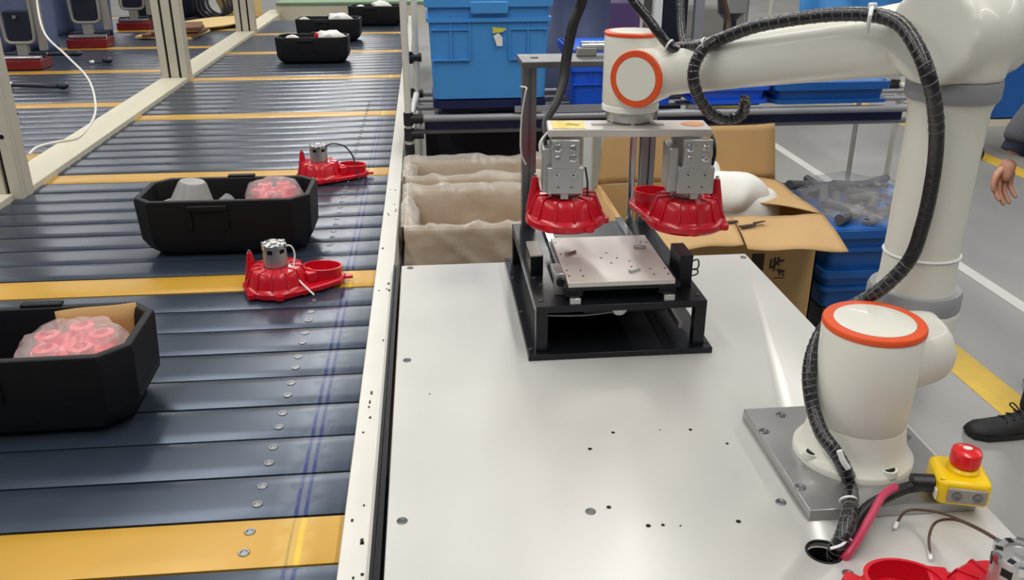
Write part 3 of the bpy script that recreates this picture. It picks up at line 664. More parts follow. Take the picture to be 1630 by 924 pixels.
# ================================================================== CABLE HARNESS ON THE ROBOT
ch = root('cable_harness', tuple(PD(1390, 25, 1.44)), 'black corrugated cable harness tied along the robot arm', 'cable')
def harness(pts, r, name='sleeve', seg=12): return MB().tube(pts, r, seg, 8).build(name, 'cable_black', ch, True)
main = [PD(1072, 78, 1.84), PD(1095, 74, 1.80), PD(1118, 72, 1.75), PD(1150, 61, 1.70), PD(1200, 43, 1.63), PD(1260, 31, 1.56), PD(1330, 23, 1.49), PD(1390, 24, 1.43), PD(1432, 38, 1.38), PD(1462, 80, 1.35), PD(1480, 130, 1.345), PD(1490, 190, 1.385),
        PD(1489, 250, 1.42), PD(1480, 310, 1.45), PD(1468, 360, 1.475), PD(1450, 410, 1.50), PD(1415, 450, 1.525), PD(1375, 478, 1.55), PD(1335, 500, 1.56), PD(1309, 528, 1.535), PD(1293, 565, 1.515), PD(1288, 605, 1.505), PD(1294, 650, 1.495), PD(1308, 690, 1.475),
        PD(1326, 715, 1.462), PD(1342, 742, 1.462), PD(1354, 775, 1.48), PZ(1352, 812, .79), PZ(1343, 850, .78), PZ(1330, 880, .745), PZ(1330, 900, .68)]
harness(main, .0122)
br = [PD(1140, 64, 1.71), PD(1120, 78, 1.71), PD(1106, 103, 1.72), PD(1104, 130, 1.73), PD(1115, 160, 1.76), PD(1133, 182, 1.80), PD(1160, 190, 1.84), PD(1182, 180, 1.84), PD(1186, 158, 1.80)]
harness(br, .0115)
harness([PD(958, -86, 1.86), PD(985, -52, 1.81), PD(1008, 0, 1.80), PD(1030, 28, 1.80), PD(1048, 52, 1.80), PD(1065, 72, 1.81), PD(1080, 79, 1.81)], .0100)
harness([PD(958, -86, 1.86), PD(1030, -80, 1.86), PD(1076, -40, 1.87), PD(1083, 10, 1.86), PD(1084, 40, 1.85), PD(1090, 70, 1.82), PD(1105, 77, 1.79)], .0085)
# spiral-wrap turns: short pale bands around the sleeve
P = catmull(main, 8); cnt = 0
for i in range(4, len(P)-6):
    if (i % 2 == 0 and (i < 92 or i > 120)):
        t = (P[i+1]-P[i-1]).normalized(); MB().torus(P[i], t+Vector((.15, .1, .2)), .0121, .0012, 14, 5).build('wrap_turn', 'wrap_clear', ch, True)
P = catmull(br, 8)
for i in range(10, len(P)-2, 3):
    t = (P[i+1]-P[i-1]).normalized(); MB().torus(P[i], t+Vector((.15, .1, .2)), .0121, .0012, 14, 5).build('wrap_turn', 'wrap_clear', ch, True)
def tie(px, py, t, axis, r, tail=None):
    c = PD(px, py, t); MB().torus(c, axis, r, .0022, 20, 6).build('cable_tie', 'tie_white', ch, True)
    if tail: MB().tube([PD(*q) for q in tail], .0028, 6).build('cable_tie_tail', 'tie_white', ch, True)
tie(1065, 73, 1.81, (1, -.8, -.6), .0128); tie(1122, 71, 1.74, (1, -.9, .3), .0128)
# tie around forearm near the elbow
MB().tube([PD(1389, 8, 1.42), PD(1385, 25, 1.405), PD(1382, 42, 1.425), PD(1380, 52, 1.44)], .0035, 8).build('cable_tie', 'tie_white', ch, True)
MB().box(PD(1389, 10, 1.418), (.013, .008, .011)).build('tie_head', 'tie_white', ch, True, bevel=.002)
MB().torus((UA.x, UA.y, 1.095), (0, .02, 1), .0640, .0022, 48, 6).build('cable_tie', 'tie_white', ch, True)
MB().box(PD(1456, 394, 1.488), (.010, .008, .012)).build('tie_head', 'tie_white', ch, True, bevel=.002)
for i, (px, py, z) in enumerate(((1350, 797, .79), (1346, 838, .782), (1341, 862, .77))):
    MB().torus(PZ(px, py, z), (.15, 1, .5), .0125, .002, 18, 6).build('cable_tie', 'tie_white', ch, True)
MB().tube([PD(1336, 718, 1.445), PD(1342, 734, 1.447), PD(1350, 746, 1.45)], .005, 8).build('tie_head', 'tie_white', ch, True)
MB().tube([PZ(1352, 856, .778), PZ(1340, 868, .775), PZ(1322, 874, .772)], .0022, 6).build('cable_tie_tail', 'tie_white', ch, True)

# ------------------------------------------------------------------ emergency stop
EZ = ZP
es = root('emergency_stop_box', (.836, 1.122, EZ), 'yellow emergency stop box with red mushroom button beside the robot base', 'switch', rad(-16)); es.scale = (1.2, 1.2, 1.2)
poly = [(-.030, -.030), (-.034, -.022), (-.034, .030), (-.026, .038), (.026, .038), (.034, .030), (.034, -.022), (.030, -.030)]
MB().prism(poly, .004, .040).build('body', 'yellow_box', es, bevel=.005)
MB().box((.003, -.0305, .021), (.050, .004, .022)).build('front_cover', 'grey_label', es, bevel=.002)
for x in (-.010, .016): MB().lathe([(.0065, 0), (.0065, .0012), (.0045, .0014), (.002, .0004), (0, .0004)], 16, orient((x, -.0325, .021), (0, -1, 0))).build('cover_screw', 'bolt_steel', es)
MB().lathe([(.021, .040), (.021, .044), (.018, .047), (0, .047)], 28, Matrix.Translation((.004, .006, 0))).build('collar', 'yellow_box', es)
MB().lathe([(.0155, .047), (.0195, .052), (.0195, .066), (.0185, .070), (.014, .0725), (.0, .0735)], 32, Matrix.Translation((.004, .006, 0))).build('button', 'red_button', es)
MB().lathe([(.005, .0733), (.005, .0742), (0, .0742)], 14, Matrix.Translation((.004, .006, 0)), True, 1.2, .9).build('button_mark', 'tie_white', es)
for x, y in ((-.028, -.022), (.028, .03)): MB().lathe([(.0035, .0385), (.0035, .0415), (0, .0415)], 10, Matrix.Translation((x, y, 0))).build('screw_boss', 'yellow_box', es)
MB().cyl((-.034, -.008, .022), (-.062, -.010, .022), .0125, .012).build('cable_gland', 'cable_plain', es)
MB().box((-.0345, -.024, .018), (.002, .008, .014)).build('side_label', 'tie_white', es)
# e-stop black cable and pink-red tube
gp = PZ(1470, 773, EZ+.022)
o = MB().tube([(gp.x, gp.y, EZ+.022), PZ(1440, 778, EZ+.020), PZ(1410, 792, EZ+.018), PZ(1385, 806, EZ+.012), PZ(1367, 826, .775), PZ(1355, 855, .765), PZ(1340, 885, .73)], .0095, 12).build('switch_cable', 'cable_plain'); tag(o, 'black sheathed cable from the emergency stop box to the table hole', 'cable')
o = MB().tube([PZ(1425, 776, EZ+.034), PZ(1405, 790, EZ+.034), PZ(1385, 825, .79), PZ(1360, 868, .768), PZ(1342, 892, .745), PZ(1338, 898, .70)], .0065, 10).build('red_tube', 'red_tube'); tag(o, 'dull red tube running from the emergency stop cable into the table hole', 'tube')

# ------------------------------------------------------------------ fan lying at the table corner
mf = fan('fan_assembly', (.745, .850, ZT+.001), rad(150), 'red fan housing with silver motor on the table corner below the emergency stop', wires=None)
MB().tube([(-.02, .03, .128), (.0, -.045, .128)], .002, 6)
b = [Vector(PZ(1590, 862, .875)), PZ(1555, 842, .85), PZ(1520, 828, .815), PZ(1490, 832, .782), PZ(1479, 855, .765), PZ(1481, 885, .756)]
o = MB().tube(b, .0022, 8).build('motor_lead', 'wire_brown'); tag(o, 'dark motor lead bending down to the table by the corner fan', 'wire')
b = [Vector(PZ(1592, 862, .877)), PZ(1550, 838, .85), PZ(1500, 818, .81), PZ(1460, 812, .785), PZ(1440, 816, .775), PZ(1427, 834, .758)]
o = MB().tube(b, .0022, 8).build('motor_lead', 'wire_brown'); tag(o, 'brown motor lead with pale terminal in front of the steel mounting plate', 'wire')
MB().tube([PZ(1428, 832, .76), PZ(1424, 842, .755)], .003, 6, 0).build('terminal', 'tie_white', o)
o = bpy.data.objects['motor_lead']; MB().tube([PZ(1480, 878, .757), PZ(1482, 892, .754)], .003, 6, 0).build('terminal', 'tie_white', o)

# ================================================================== BACKGROUND: lined boxes
def lined_box(x0, x1, y0, y1, z, label, seed):
    t = root('lined_box', ((x0+x1)/2, (y0+y1)/2, 0), label, 'box')
    for a, c in (((x0, y0, 0), (x1, y0+.008, z)), ((x0, y1-.008, 0), (x1, y1, z)), ((x0, y0, 0), (x0+.008, y1, z)), ((x1-.008, y0, 0), (x1, y1, z))):
        MB().mm(a, c).build('wall', 'cardboard', t, True)
    MB().mm((x0, y0, 0), (x1, y1, .01)).build('bottom', 'cardboard', t, True)
    def wr(p, s, n):
        p = Vector(p); k = abs(mnoise.noise(Vector((p.x*5+p.z*4+seed, p.y*5-p.z*3, s))))
        fold = max(0, .18-k)/.18
        return n*(.012*fold+.008*abs(mnoise.noise(p*14+Vector((seed, s, 0)))))+mnoise.noise_vector(p*22+Vector((0, seed, s)))*.003
    # film: folds over each rim, hangs outside and inside
    def sheet(p0, p1, nin):
        p0, p1, nin = Vector(p0), Vector(p1), Vector(nin); b = MB()
        def fn(u, v):
            base = p0.lerp(p1, u)
            hang_o = .14+.05*mnoise.noise(Vector((u*4, seed, 0)))
            if v < .4: q = base-nin*.010+Vector((0, 0, -hang_o*(1-v/.4)))
            elif v < .55: q = base+nin*(.012-.024*(1-(v-.4)/.15))*1+Vector((0, 0, .012+.012*mnoise.noise(Vector((u*7, seed, 3)))))
            else: q = base+nin*(.02+.03*(v-.55))+Vector((0, 0, -.55*(v-.55)/.45*.9))
            return tuple(q+wr(q, 1, -nin if v < .4 else (Vector((0, 0, 1)) if v < .55 else nin)))
        b.grid(fn, 46, 30); return b.build('film_liner', 'film', t, True, ang=180)
    b = MB().ell((x0+.012, (y0+y1)/2, z-.035), .034, (y1-y0)*.46, .055, 18, 24).jit(.016, 16, seed).jit(.007, 40, seed); b.build('film_bunch', 'film', t, True, ang=180)
    sheet((x0, y0, z), (x1, y0, z), (0, 1, 0)); sheet((x0, y1, z), (x1, y1, z), (0, -1, 0)); sheet((x0, y0, z), (x0, y1, z), (1, 0, 0))
    return t
lined_box(-.095, .53, 2.745, 3.205, .70, 'open cardboard box lined with clear film right behind the white table', 1)
lined_box(-.095, .53, 3.235, 3.515, .73, 'film-lined cardboard box between the nearer lined box and the pipe rack', 4)

# ------------------------------------------------------------------ pipe rack
pk = root('pipe_rack', (1.0, 3.85, 0), 'pipe rack with cream posts, grey rails and black joints carrying blue bins', 'rack')
YR, YK, XR = 3.60, 4.15, 2.27
def pipe(a, c, m='pipe_cream', r=.0142, name='pipe'): return MB().cyl(a, c, r, seg=14).build(name, m, pk, True)
for x in (-.085, XR):
    pipe((x, YR, 0), (x, YR, 2.0), name='post'); pipe((x+.035, YK, 0), (x+.035, YK, 2.0), name='post')
    pipe((x+.01, YR, .82), (x+.03, YK, .82), name='side_rail'); pipe((x+.01, YR, .885), (x+.03, YK, .885), name='side_rail')
for z, y in ((.885, YR), (.822, YR+.06), (.885, YK), (.822, YK)): pipe((-.085, y, z), (XR, y, z), 'pipe_grey', name='rail')
for x in (-.085, XR):
    for y, z in ((YR, .885), (YR, .822), (YR, .755), (YK, .885), (YK, 1.05)):
        MB().cyl((x, y, z-.026), (x, y, z+.026), .020, seg=14).build('joint', 'joint_black', pk, True)
        if z > .8: MB().cyl((x, y, z), (x+(.06 if x < 1 else -.06), y, z), .020, seg=14).build('joint', 'joint_black', pk, True)
for y in (YR+.10, YR+.28, YR+.46): pipe((-.085, y, .872), (XR, y, .872), 'pipe_grey', .010, 'roller_rail')
MB().mm((-.02, YR+.03, .83), (2.04, YR+.04, .872)).build('label_strip', 'navy', pk, True)
MB().mm((-.02, YK-.10, .30), (.62, YK-.08, .80)).build('back_panel', 'machine_dark', pk, True)

def bin_(loc, W, Dp, H, label, m='blue_bin', ribs=True, cat='bin', rz=0, taper=.02):
    t = root('blue_bin', loc, label, cat, rz, 'blue plastic bins')
    def rr(w, d, z, c=.03):
        pts = []
        for cx, cy, a0 in ((w/2-c, d/2-c, 0), (-w/2+c, d/2-c, 90), (-w/2+c, -d/2+c, 180), (w/2-c, -d/2+c, 270)):
            for k in range(5): a = rad(a0+k*22.5); pts.append((cx+c*math.cos(a), cy+c*math.sin(a), z))
        return pts
    MB().rings([rr(W-2*taper, Dp-2*taper, 0), rr(W-.01, Dp-.01, H), rr(W-.022, Dp-.022, H), rr(W-2*taper-.012, Dp-2*taper-.012, .008)]).build('body', m, t, ang=40)
    MB().rings([rr(W-.012, Dp-.012, H-.032), rr(W+.014, Dp+.014, H-.032), rr(W+.014, Dp+.014, H), rr(W-.012, Dp-.012, H)]).build('rim', m, t, ang=40)
    MB().rings([rr(W-.016, Dp-.016, H-.09), rr(W+.004, Dp+.004, H-.09), rr(W+.004, Dp+.004, H-.075), rr(W-.012, Dp-.012, H-.075)]).build('upper_band', m, t, ang=40)
    if ribs:
        for sy in (-1, 1):
            y = sy*(Dp/2-.006)
            for x0, x1 in ((-W*.47, -W*.16), (W*.16, W*.47)):
                for z in (H*.70, H*.40, ): MB().box(((x0+x1)/2, y-sy*.004, z), (x1-x0, .016, .006)).build('rib', m, t)
            for x in (-W*.31, -W*.16, W*.16, W*.31): MB().box((x, y-sy*.005, H*.62), (.006, .016, H*.42)).build('rib', m, t)
            MB().box((0, sy*(Dp/2+.002), H-.035), (W*.30, .02, .05)).build('grip', m, t, bevel=.006)
    return t
bn = bin_((.252, 3.80, .955), .50, .36, .395, 'tall light blue plastic bin with a torn paper label on the pipe rack')
o = MB().prism([(0, 0), (.022, .002), (.034, .01), (.0, .014)], 0, .0012, Matrix.Translation((.012, -.182, .262)) @ Matrix.Rotation(rad(90), 4, 'X') @ Matrix.Diagonal((1.7, 1.7, 1, 1))).build('torn_label', 'label_lime', bn)
MB().prism([(0, .0), (.008, -.022), (.022, -.022), (.022, -.004), (.012, .006)], 0, .0012, Matrix.Translation((.016, -.183, .252)) @ Matrix.Rotation(rad(90), 4, 'X') @ Matrix.Diagonal((1.6, 1.8, 1, 1))).build('torn_label', 'paper', bn)
bin_((.252, 3.80, .90), .455, .33, .05, 'navy tray added for the shaded bottom of the tall light blue bin', 'navy', False)  # added tray, its navy colour paints the shade on the tall bin's bottom
bg = MB().ell((0, 0, .0), .2, .13, .05).jit(.04, 9, 2).build('plastic_wrap', 'foam_white', ang=180); bg.location = (.25, 3.80, 1.33); tag(bg, 'crumpled clear wrap showing at the top of the tall blue bin', 'wrap')
bin_((.82, 3.86, .90), .46, .36, .24, 'bright blue bin behind the aluminium portal on the pipe rack', 'blue_bright')
hw = root('knob_wheel', (.76, 3.665, 1.06), 'black knob wheel on the bright blue bin', 'knob')
MB().lathe([(.0, 0), (.032, .0), (.034, .01), (.03, .02), (0, .02)], 12, orient((0, 0, 0), (0, -1, 0))).build('wheel', 'joint_black', hw); MB().cyl((0, 0, 0), (0, .025, 0), .01).build('stem', 'joint_black', hw)
bin_((1.28, 3.84, .90), .32, .40, .10, 'low bright blue tray under the robot forearm on the pipe rack', 'blue_bright', False)
bin_((1.72, 3.84, .90), .50, .40, .095, 'low deep blue tray at the far end of the pipe rack', 'blue_bin_deep', False)
MB().mm((.35, YR-.012, .905), (.95, YR-.002, .93)).build('front_lip', 'pipe_grey', pk, True)
# crumpled blue-grey sheet and shelving behind
cloth((.62, 4.55, .75), .62, .75, 'blue-grey plastic sheet hanging behind the tall blue bin', 'blue_cloth', 2, .08)
sh = root('steel_shelf', (1.4, 5.3, 0), 'tall pale shelf frame behind the robot forearm', 'shelf')
for x, m, wd in ((.93, 'post_paint', .05), (1.24, 'tie_white', .045), (1.47, 'pipe_grey', .05)): MB().mm((x, 4.9, 0), (x+wd, 4.95, 2.1)).build('post', m, sh, True)
for x in (.93, 1.47): MB().mm((x, 5.5, 0), (x+.05, 5.55, 2.1)).build('post', 'post_paint', sh, True)
for z in (.5, 1.45): MB().mm((.93, 4.95, z), (1.52, 5.5, z+.03)).build('shelf_board', 'post_paint', sh, True)
MB().mm((1.30, 5.0, .53), (1.455, 5.4, 1.45)).build('dark_case', 'machine_dark', sh, True)
def case(a, c, label, m, cat='box'):
    o = MB().mm(a, c).build('packed_box', m, bevel=.006); tag(o, label, cat)
case((1.0, 5.05, .53), (1.2, 5.4, 1.0), 'brown packed carton on the pale shelf', 'brown_stack'); case((1.0, 5.05, 1.005), (1.2, 5.4, 1.2), 'purple packed box on top of a brown carton on the shelf', 'purple')
o = MB().lathe([(.0, 0), (.09, 0), (.1, .05), (.1, .5), (.07, .58), (.03, .6), (0, .6)], 20).build('yellow_drum', 'olive'); o.location = (1.86, 5.4, 0); o.scale = (1, 1, 1.6); tag(o, 'olive yellow canister standing beyond the pale shelf', 'canister')
o = MB().tube([(1.50, 4.93, 1.55), PY(1145, -40, 4.9), PY(1152, 0, 4.9), PY(1159, 30, 4.9), PY(1158, 52, 4.88), PY(1150, 80, 4.86)], .016, 10).build('brown_hose', 'wire_brown'); tag(o, 'brown hose hanging beside the pale shelf', 'hose')
# bench with purple packs farther back
bk = root('packing_rack', (3.4, 9.5, 0), 'white thin-framed rack with purple packs in the distance', 'rack')
for x in (2.55, 3.55, 4.35):
    for y in (9.2, 9.9): MB().cyl((x, y, 0), (x, y, 2.0), .022, seg=10).build('post', 'pipe_cream', bk, True)
for z in (.45, .95, 1.5):
    MB().mm((2.5, 9.2, z), (4.4, 9.9, z+.03)).build('shelf_board', 'pipe_grey', bk, True)
case((2.9, 9.25, .98), (3.5, 9.8, 1.15), 'purple pack on the distant white rack', 'purple'); case((3.65, 9.25, .98), (4.25, 9.8, 1.2), 'pale carton on the distant white rack', 'cream_paint'); case((2.65, 9.25, .48), (3.3, 9.8, .75), 'grey carton on the lower board of the distant rack', 'machine_grey')
mc = root('floor_machine', (2.35, 6.9, 0), 'dark column machine standing on the floor behind the pipe rack', 'machine')
MB().lathe([(.14, 0), (.14, .04), (.05, .07), (.05, .9), (.10, .95), (.12, 1.15), (.08, 1.25), (0, 1.25)], 20).build('column', 'machine_dark', mc); MB().box((0, -.1, 1.02), (.16, .1, .12)).build('head', 'machine_grey', mc, bevel=.01)
cloth((3.05, 6.2, .62), .95, .62, 'blue fabric cover standing behind the robot elbow', 'blue_bin', 4, .1)
for x in (2.76, 3.03):
    o = MB().cyl((x, 5.45, 0), (x, 5.45, .62), .016, seg=10).build('stand_leg', 'machine_grey'); tag(o, 'thin dark floor stand leg behind the blue crate stack', 'stand', 'thin stand legs')
# white cart with blue bin at the right
ct = root('white_cart', (4.35, 6.2, 0), 'white framed cart with a blue bin, beyond the robot upper arm', 'cart')
for x in (3.98, 4.75):
    for y in (5.95, 6.5): MB().cyl((x, y, .10), (x, y, 1.45), .026, seg=12).build('post', 'pipe_cream', ct, True); MB().cyl((x-.015, y, .05), (x+.015, y, .05), .05, seg=14).build('wheel', 'joint_black', ct, True)
for z in (.25, .95): MB().mm((3.95, 5.92, z), (4.78, 6.53, z+.04)).build('deck', 'cream_paint', ct, True)
MB().mm((4.02, 5.95, .30), (4.72, 6.45, .78)).build('bin', 'blue_bin_deep', ct, True, bevel=.01)
MB().mm((4.0, 5.95, .99), (4.72, 6.45, 1.3)).build('bin', 'blue_bin', ct, True, bevel=.01)

# ------------------------------------------------------------------ open carton
cx0, cx1, cy0, cy1, cz = .70, 1.472, 3.06, 3.55, .60
ca = root('open_carton', ((cx0+cx1)/2, (cy0+cy1)/2, 0), 'open brown carton with flaps spread and dark print, behind the white table corner', 'carton')
for a, c in (((cx0, cy0, 0), (cx1, cy0+.006, cz)), ((cx0, cy1-.006, 0), (cx1, cy1, cz)), ((cx0, cy0, 0), (cx0+.006, cy1, cz)), ((cx1-.006, cy0, 0), (cx1, cy1, cz))): MB().mm(a, c).build('wall', 'carton', ca, True)
MB().mm((cx0, cy0, 0), (cx1, cy1, .01)).build('bottom', 'carton', ca, True)
def flap(p, name='flap', n=8):
    p = [Vector(q) for q in p]
    def fn(u, v):
        a = p[0].lerp(p[1], u); b_ = p[3].lerp(p[2], u); q = a.lerp(b_, v); q.z += .010*math.sin(v*math.pi)+.004*math.sin(u*9+v*3); return tuple(q)
    return MB().grid(fn, n*2, n).build(name, 'carton', ca, True, solid=.005)
flap([(cx0, cy1, cz), (cx1, cy1, cz), (1.446, cy1+.01, .845), (.72, cy1+.01, .815)])
e0 = PZ(1351, 400, .585); e1 = PZ(1190, 397, .585)
flap([(1.115, cy0, cz), (cx1, cy0, cz), e0, e1])
e2 = PZ(1184, 389, .60); e3 = PZ(1060, 400, .585)
flap([(.75, cy0, cz), (1.115, cy0, cz), e2, e3])
flap([(cx1, cy0, cz), (cx1, cy1, cz), (1.50, 3.50, .612), (1.30, 3.20, .60)] if False else [(cx1, cy0+.01, cz), (cx1, cy1-.02, cz), (1.20, 3.58, .625), (1.20, 3.24, .60)])
flap([(cx0, cy0, cz), (cx0, cy1, cz), (.62, 3.5, .50), (.62, 3.1, .50)])
for k, (px, py, l) in enumerate(((1164, 354, .05), (1190, 360, .07), (1208, 355, .05))):
    p = PZ(px, py, .617); MB().box((p.x, p.y, p.z), (l, .014, .004), .25+.1*k).jit(.008, 40, k).build('tear_mark', 'carton_ink', ca, True)
def text(body, loc, size, label_parent, m, name='print', bold=.0):
    cu = bpy.data.curves.new(name, 'FONT'); cu.body = body; cu.size = size; cu.extrude = .0006; cu.offset = bold; cu.align_x = 'CENTER'
    o = bpy.data.objects.new(name, cu); COL.objects.link(o); bpy.context.view_layer.update()
    dg = bpy.context.evaluated_depsgraph_get(); me = bpy.data.meshes.new_from_object(o.evaluated_get(dg)); bpy.data.objects.remove(o)
    q = bpy.data.objects.new(name, me); COL.objects.link(q); me.materials.clear(); me.materials.append(M[m]); q.parent = label_parent
    q.rotation_euler = (rad(90), 0, 0); q.location = Vector(loc)-Vector(label_parent.location); return q
tp = PY(1235, 430, cy0-.002); text('收', (tp.x, cy0-.002, tp.z), .062, ca, 'carton_ink', bold=.0012)
tp = PY(1243, 439, cy0-.002); text('代', (tp.x, cy0-.002, tp.z), .028, ca, 'carton_ink', bold=.0006)
tp = PY(1240, 443, cy0-.002); MB().box((tp.x, cy0-.0015, tp.z), (.045, .001, .003)).build('print', 'carton_ink', ca, True)
tp = PY(1206, 418, cy0-.002); MB().box((tp.x, cy0-.0015, tp.z), (.05, .001, .07)).build('print', 'carton_ink', ca, True)
# white foam bag in carton
fw = root('white_foam', (1.10, 3.28, .42), 'white foam and plastic waste heaped in the open carton', 'foam')
for k, (x, y, z, rx, ry, rz) in enumerate(((-.05, .05, .16, .14, .1, .16), (.08, -.02, .22, .13, .09, .08), (.15, .02, .13, .14, .12, .12), (-.10, -.05, .08, .16, .12, .12), (.02, .1, .24, .04, .06, .08))):
    MB().ell((x, y, z), rx, ry, rz, 24, 14).jit(.03, 9, k).build('foam_lump', 'foam_white', fw, ang=60)

# ------------------------------------------------------------------ blue crate stack with bag of grey sleeves
bc = [bin_((1.845, 3.50, z), .56, .68, .17, lab, 'blue_bin_deep', False) for z, lab in ((.155, 'deep blue crate at the bottom of the stack beside the open carton'), (.325, 'deep blue crate on top of the stack, filled with bagged grey sleeves'))]
pd = root('crate_dolly', (1.845, 3.5, 0), 'dark dolly under the deep blue crate stack', 'dolly')
MB().box((0, 0, .12), (.52, .64, .06)).build('deck', 'joint_black', pd, bevel=.005)
for x in (-.22, .22):
    for y in (-.27, .27): MB().cyl((x-.02, y, .045), (x+.02, y, .045), .045).build('wheel', 'joint_black', pd)
slv = MB().cyl((-.11, 0, 0), (.11, 0, 0), .022, .018, 10).build('s', 'grey_sleeve'); sme = slv.data; bpy.data.objects.remove(slv)
for k in range(34):
    o = bpy.data.objects.new('grey_sleeve', sme); COL.objects.link(o); a = R.uniform(-1, 1)
    u, v = R.uniform(-.19, .19), R.uniform(-.22, .24)
    o.location = (1.845+u, 3.50+v, .45+.022*(k % 4)+.03*(1-abs(u)/.2)*(1-abs(v)/.25)); o.rotation_euler = (R.uniform(-.2, .2), R.uniform(-.2, .2), a+.6)
    tag(o, 'grey rubber sleeve in the bag on the blue crate stack', 'sleeve', 'bagged grey sleeves')
fbg = MB().ell((0, 0, 0), .265, .33, .09, 40, 20).jit(.03, 7, 5).jit(.012, 22, 8).build('plastic_bag', 'film_grey', ang=180); fbg.location = (1.845, 3.5, .50); tag(fbg, 'clear plastic bag wrapped around the grey sleeves on the blue crates', 'bag')

# ================================================================== PERSON at the right edge
def skin(name, verts, edges, m, parent, rootv=0, sub=2):
    me = bpy.data.meshes.new(name); me.from_pydata([v[0] for v in verts], edges, []); me.materials.append(M[m])
    o = bpy.data.objects.new(name, me); COL.objects.link(o); o.parent = parent
    o.modifiers.new('skin', 'SKIN').use_smooth_shade = True
    for i, v in enumerate(verts):
        sv = me.skin_vertices[0].data[i]; rr = v[1]; sv.radius = rr if isinstance(rr, tuple) else (rr, rr); sv.use_root = (i == rootv)
    s = o.modifiers.new('sub', 'SUBSURF'); s.levels = sub; s.render_levels = sub
    bake(o); o.data.shade_smooth(); return o
pr = root('person', (2.215, 2.62, 0), 'person in grey jacket, dark trousers and black shoes, standing with one arm hanging', 'person')
def V(x, y, z): return (x, y, z)
# facing -X; own right hand is at +Y
bv = [(V(0, 0, .93), .10), (V(0, 0, 1.12), .10), (V(0, 0, 1.32), .095), (V(0, 0, 1.42), .062), (V(-.01, 0, 1.50), .055), (V(-.02, 0, 1.58), .085), (V(-.025, 0, 1.67), .09), (V(-.02, 0, 1.73), .05),
      (V(0, .17, 1.40), .06), (V(-.05, .22, 1.14), .046), (V(-.185, .205, .93), .034), (V(-.202, .202, .875), .030),
      (V(0, -.17, 1.40), .06), (V(.06, -.23, 1.14), .046), (V(.03, -.24, .93), .034), (V(.02, -.24, .875), .030),
      (V(.02, .09, .86), .085), (V(.09, .10, .48), .058), (V(.24, .11, .10), .04), (V(-.02, -.09, .86), .085), (V(-.06, -.12, .48), .058), (V(-.158, -.178, .10), .04)]
be = [(0, 1), (1, 2), (2, 3), (3, 4), (4, 5), (5, 6), (6, 7), (3, 8), (8, 9), (9, 10), (10, 11), (3, 12), (12, 13), (13, 14), (14, 15), (0, 16), (16, 17), (17, 18), (0, 19), (19, 20), (20, 21)]
skin('body', bv, be, 'skin', pr)
# face and hair
hd = MB(); hd.ell((-.105, 0, 1.632), .022, .014, .024).build('nose', 'skin', pr)
for sy in (-1, 1):
    MB().ell((-.098, sy*.033, 1.655), .010, .013, .008).build('eye', 'tie_white', pr); MB().ell((-.106, sy*.033, 1.655), .004, .005, .005).build('pupil', 'hair', pr)
    MB().ell((-.015, sy*.088, 1.64), .02, .012, .03).build('ear', 'skin', pr)
MB().ell((-.098, 0, 1.592), .012, .026, .007).build('mouth', 'red_tube', pr)
MB().ell((.0, 0, 1.695), .10, .096, .075).build('hair', 'hair', pr)
# jacket and trousers
def oval(z, rx, ry, x=0, n=28): return [(x+rx*math.cos(2*math.pi*k/n), ry*math.sin(2*math.pi*k/n), z) for k in range(n)]
b = MB().rings([oval(.80, .135, .190), oval(.95, .132, .185), oval(1.15, .132, .188), oval(1.32, .128, .20), oval(1.40, .105, .175), oval(1.45, .08, .09), oval(1.49, .068, .072)])
b.tube([(0, .13, 1.375), (-.02, .195, 1.32), (-.045, .222, 1.14), (-.165, .212, .965), (-.186, .207, .918)], lambda t: .084-.032*t, 20)
b.tube([(0, -.13, 1.375), (.02, -.195, 1.32), (.062, -.232, 1.14), (.04, -.24, .965), (.03, -.24, .918)], lambda t: .084-.032*t, 20)
blend(b.build('jacket', 'jacket_grey', pr), .012, 6)
for y0, x1 in ((.207, -.185), (-.24, .03)): MB().tube([(x1+.012, y0+.003, .955), (x1-.002, y0, .915), (x1-.014, y0-.002, .888)], .043, 14).build('cuff', 'cloth_navy', pr)
b = MB().rings([oval(.70, .10, .14), oval(.80, .125, .178), oval(.92, .125, .175), oval(1.0, .115, .165)])
b.tube([(.02, .085, .84), (.05, .095, .66), (.09, .10, .48), (.17, .107, .26), (.24, .11, .055)], lambda t: .10-.034*t, 20)
b.tube([(-.02, -.085, .84), (-.04, -.105, .66), (-.06, -.12, .48), (-.12, -.155, .26), (-.162, -.182, .06)], lambda t: .10-.034*t, 20)
blend(b.build('trousers', 'cloth_navy', pr), .012, 6)
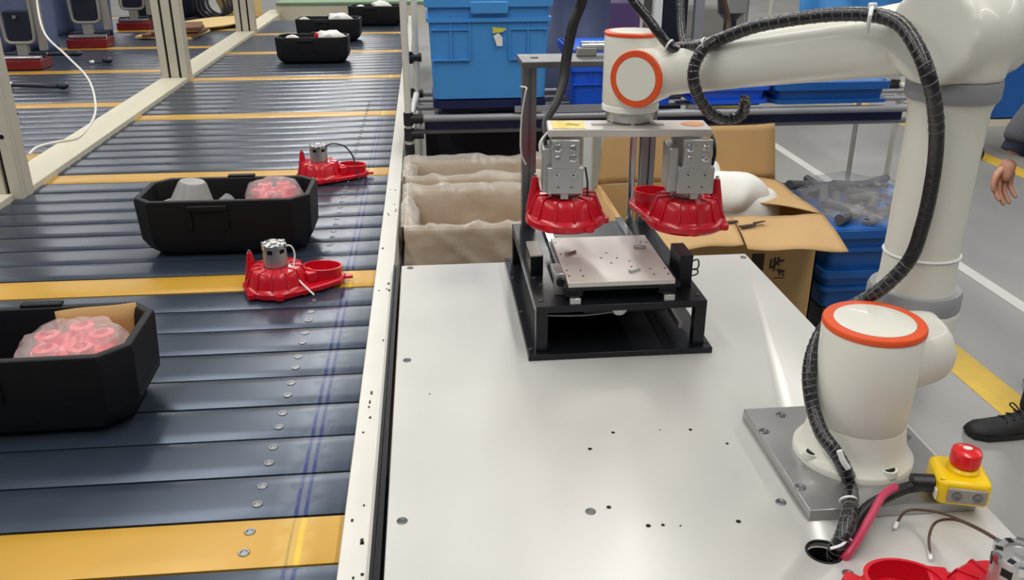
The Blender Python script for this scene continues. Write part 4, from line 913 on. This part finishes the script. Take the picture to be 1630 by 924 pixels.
def shoe(x, y):
    t = MB()
    rs = []
    for k, (dx, wd, h0) in enumerate(((.085, .026, .07), (.07, .038, .085), (.03, .042, .095), (-.03, .044, .085), (-.08, .046, .068), (-.14, .050, .054), (-.19, .047, .050), (-.215, .034, .042), (-.228, .016, .03))):
        rs.append([(x+dx, y+wd*math.cos(a)*(1 if math.sin(a) > -.2 else .95), .018+max(0, (h0-.018))*max(0, math.sin(a)) if math.sin(a) >= 0 else .018+.012*math.sin(a)) for a in [2*math.pi*j/18 for j in range(18)]])
    t.rings(rs); sh_ = t.build('shoe', 'shoe_black', pr, ang=60)
    s = MB(); s.rings([[(x+dx, y-wd*1.04, z), (x+dx, y+wd*1.04, z), (x+dx, y+wd*1.04, z2), (x+dx, y-wd*1.04, z2)] for dx, wd, z, z2 in ((.088, .03, 0, .022), (.03, .043, 0, .022), (-.03, .043, .004, .022), (-.09, .048, 0, .02), (-.18, .05, 0, .02), (-.222, .03, .006, .02))])
    s.build('sole', 'joint_black', sh_)
    for k in range(4): MB().tube([(x-.03-.026*k, y-.024, .083-.009*k), (x-.025-.026*k, y, .092-.009*k), (x-.03-.026*k, y+.024, .083-.009*k)], .003, 6).build('lace', 'cable_plain', sh_)
    MB().tube([(x-.05, y, .085), (x-.075, y+.01, .112), (x-.085, y+.012, .105), (x-.06, y, .083)], .0028, 6).build('lace', 'cable_plain', sh_)
shoe(-.19, -.19); shoe(.23, .11)
def hand(wx, wy, wz, sy):
    h = MB(); b = []
    vs = [(V(wx, wy, wz), .030), (V(wx-.012, wy, wz-.045), (.036, .022)), (V(wx-.016, wy, wz-.085), (.038, .019))]; ed = [(0, 1), (1, 2)]
    pm = skin('palm', vs, ed, 'skin', pr)
    for k, (dx, ln) in enumerate(((-.046, .070), (-.026, .080), (-.006, .076), (.013, .060))):
        x0, z0 = wx+dx, wz-.082+abs(dx+.016)*.3
        skin('finger', [(V(x0+.004, wy, z0+.03), .010), (V(x0, wy, z0), .0105), (V(x0-.002, wy-sy*.010, z0-ln*.45), .0095), (V(x0+.004, wy-sy*.028, z0-ln*.78), .0085), (V(x0+.010, wy-sy*.040, z0-ln), .0065)], [(0, 1), (1, 2), (2, 3), (3, 4)], 'skin', pr)
    skin('thumb', [(V(wx-.022, wy, wz-.03), .013), (V(wx-.052, wy-sy*.012, wz-.06), .012), (V(wx-.060, wy-sy*.020, wz-.092), .010), (V(wx-.056, wy-sy*.026, wz-.112), .0075)], [(0, 1), (1, 2), (2, 3)], 'skin', pr)
hand(-.202, .20, .868, 1); hand(.02, -.24, .868, -1)
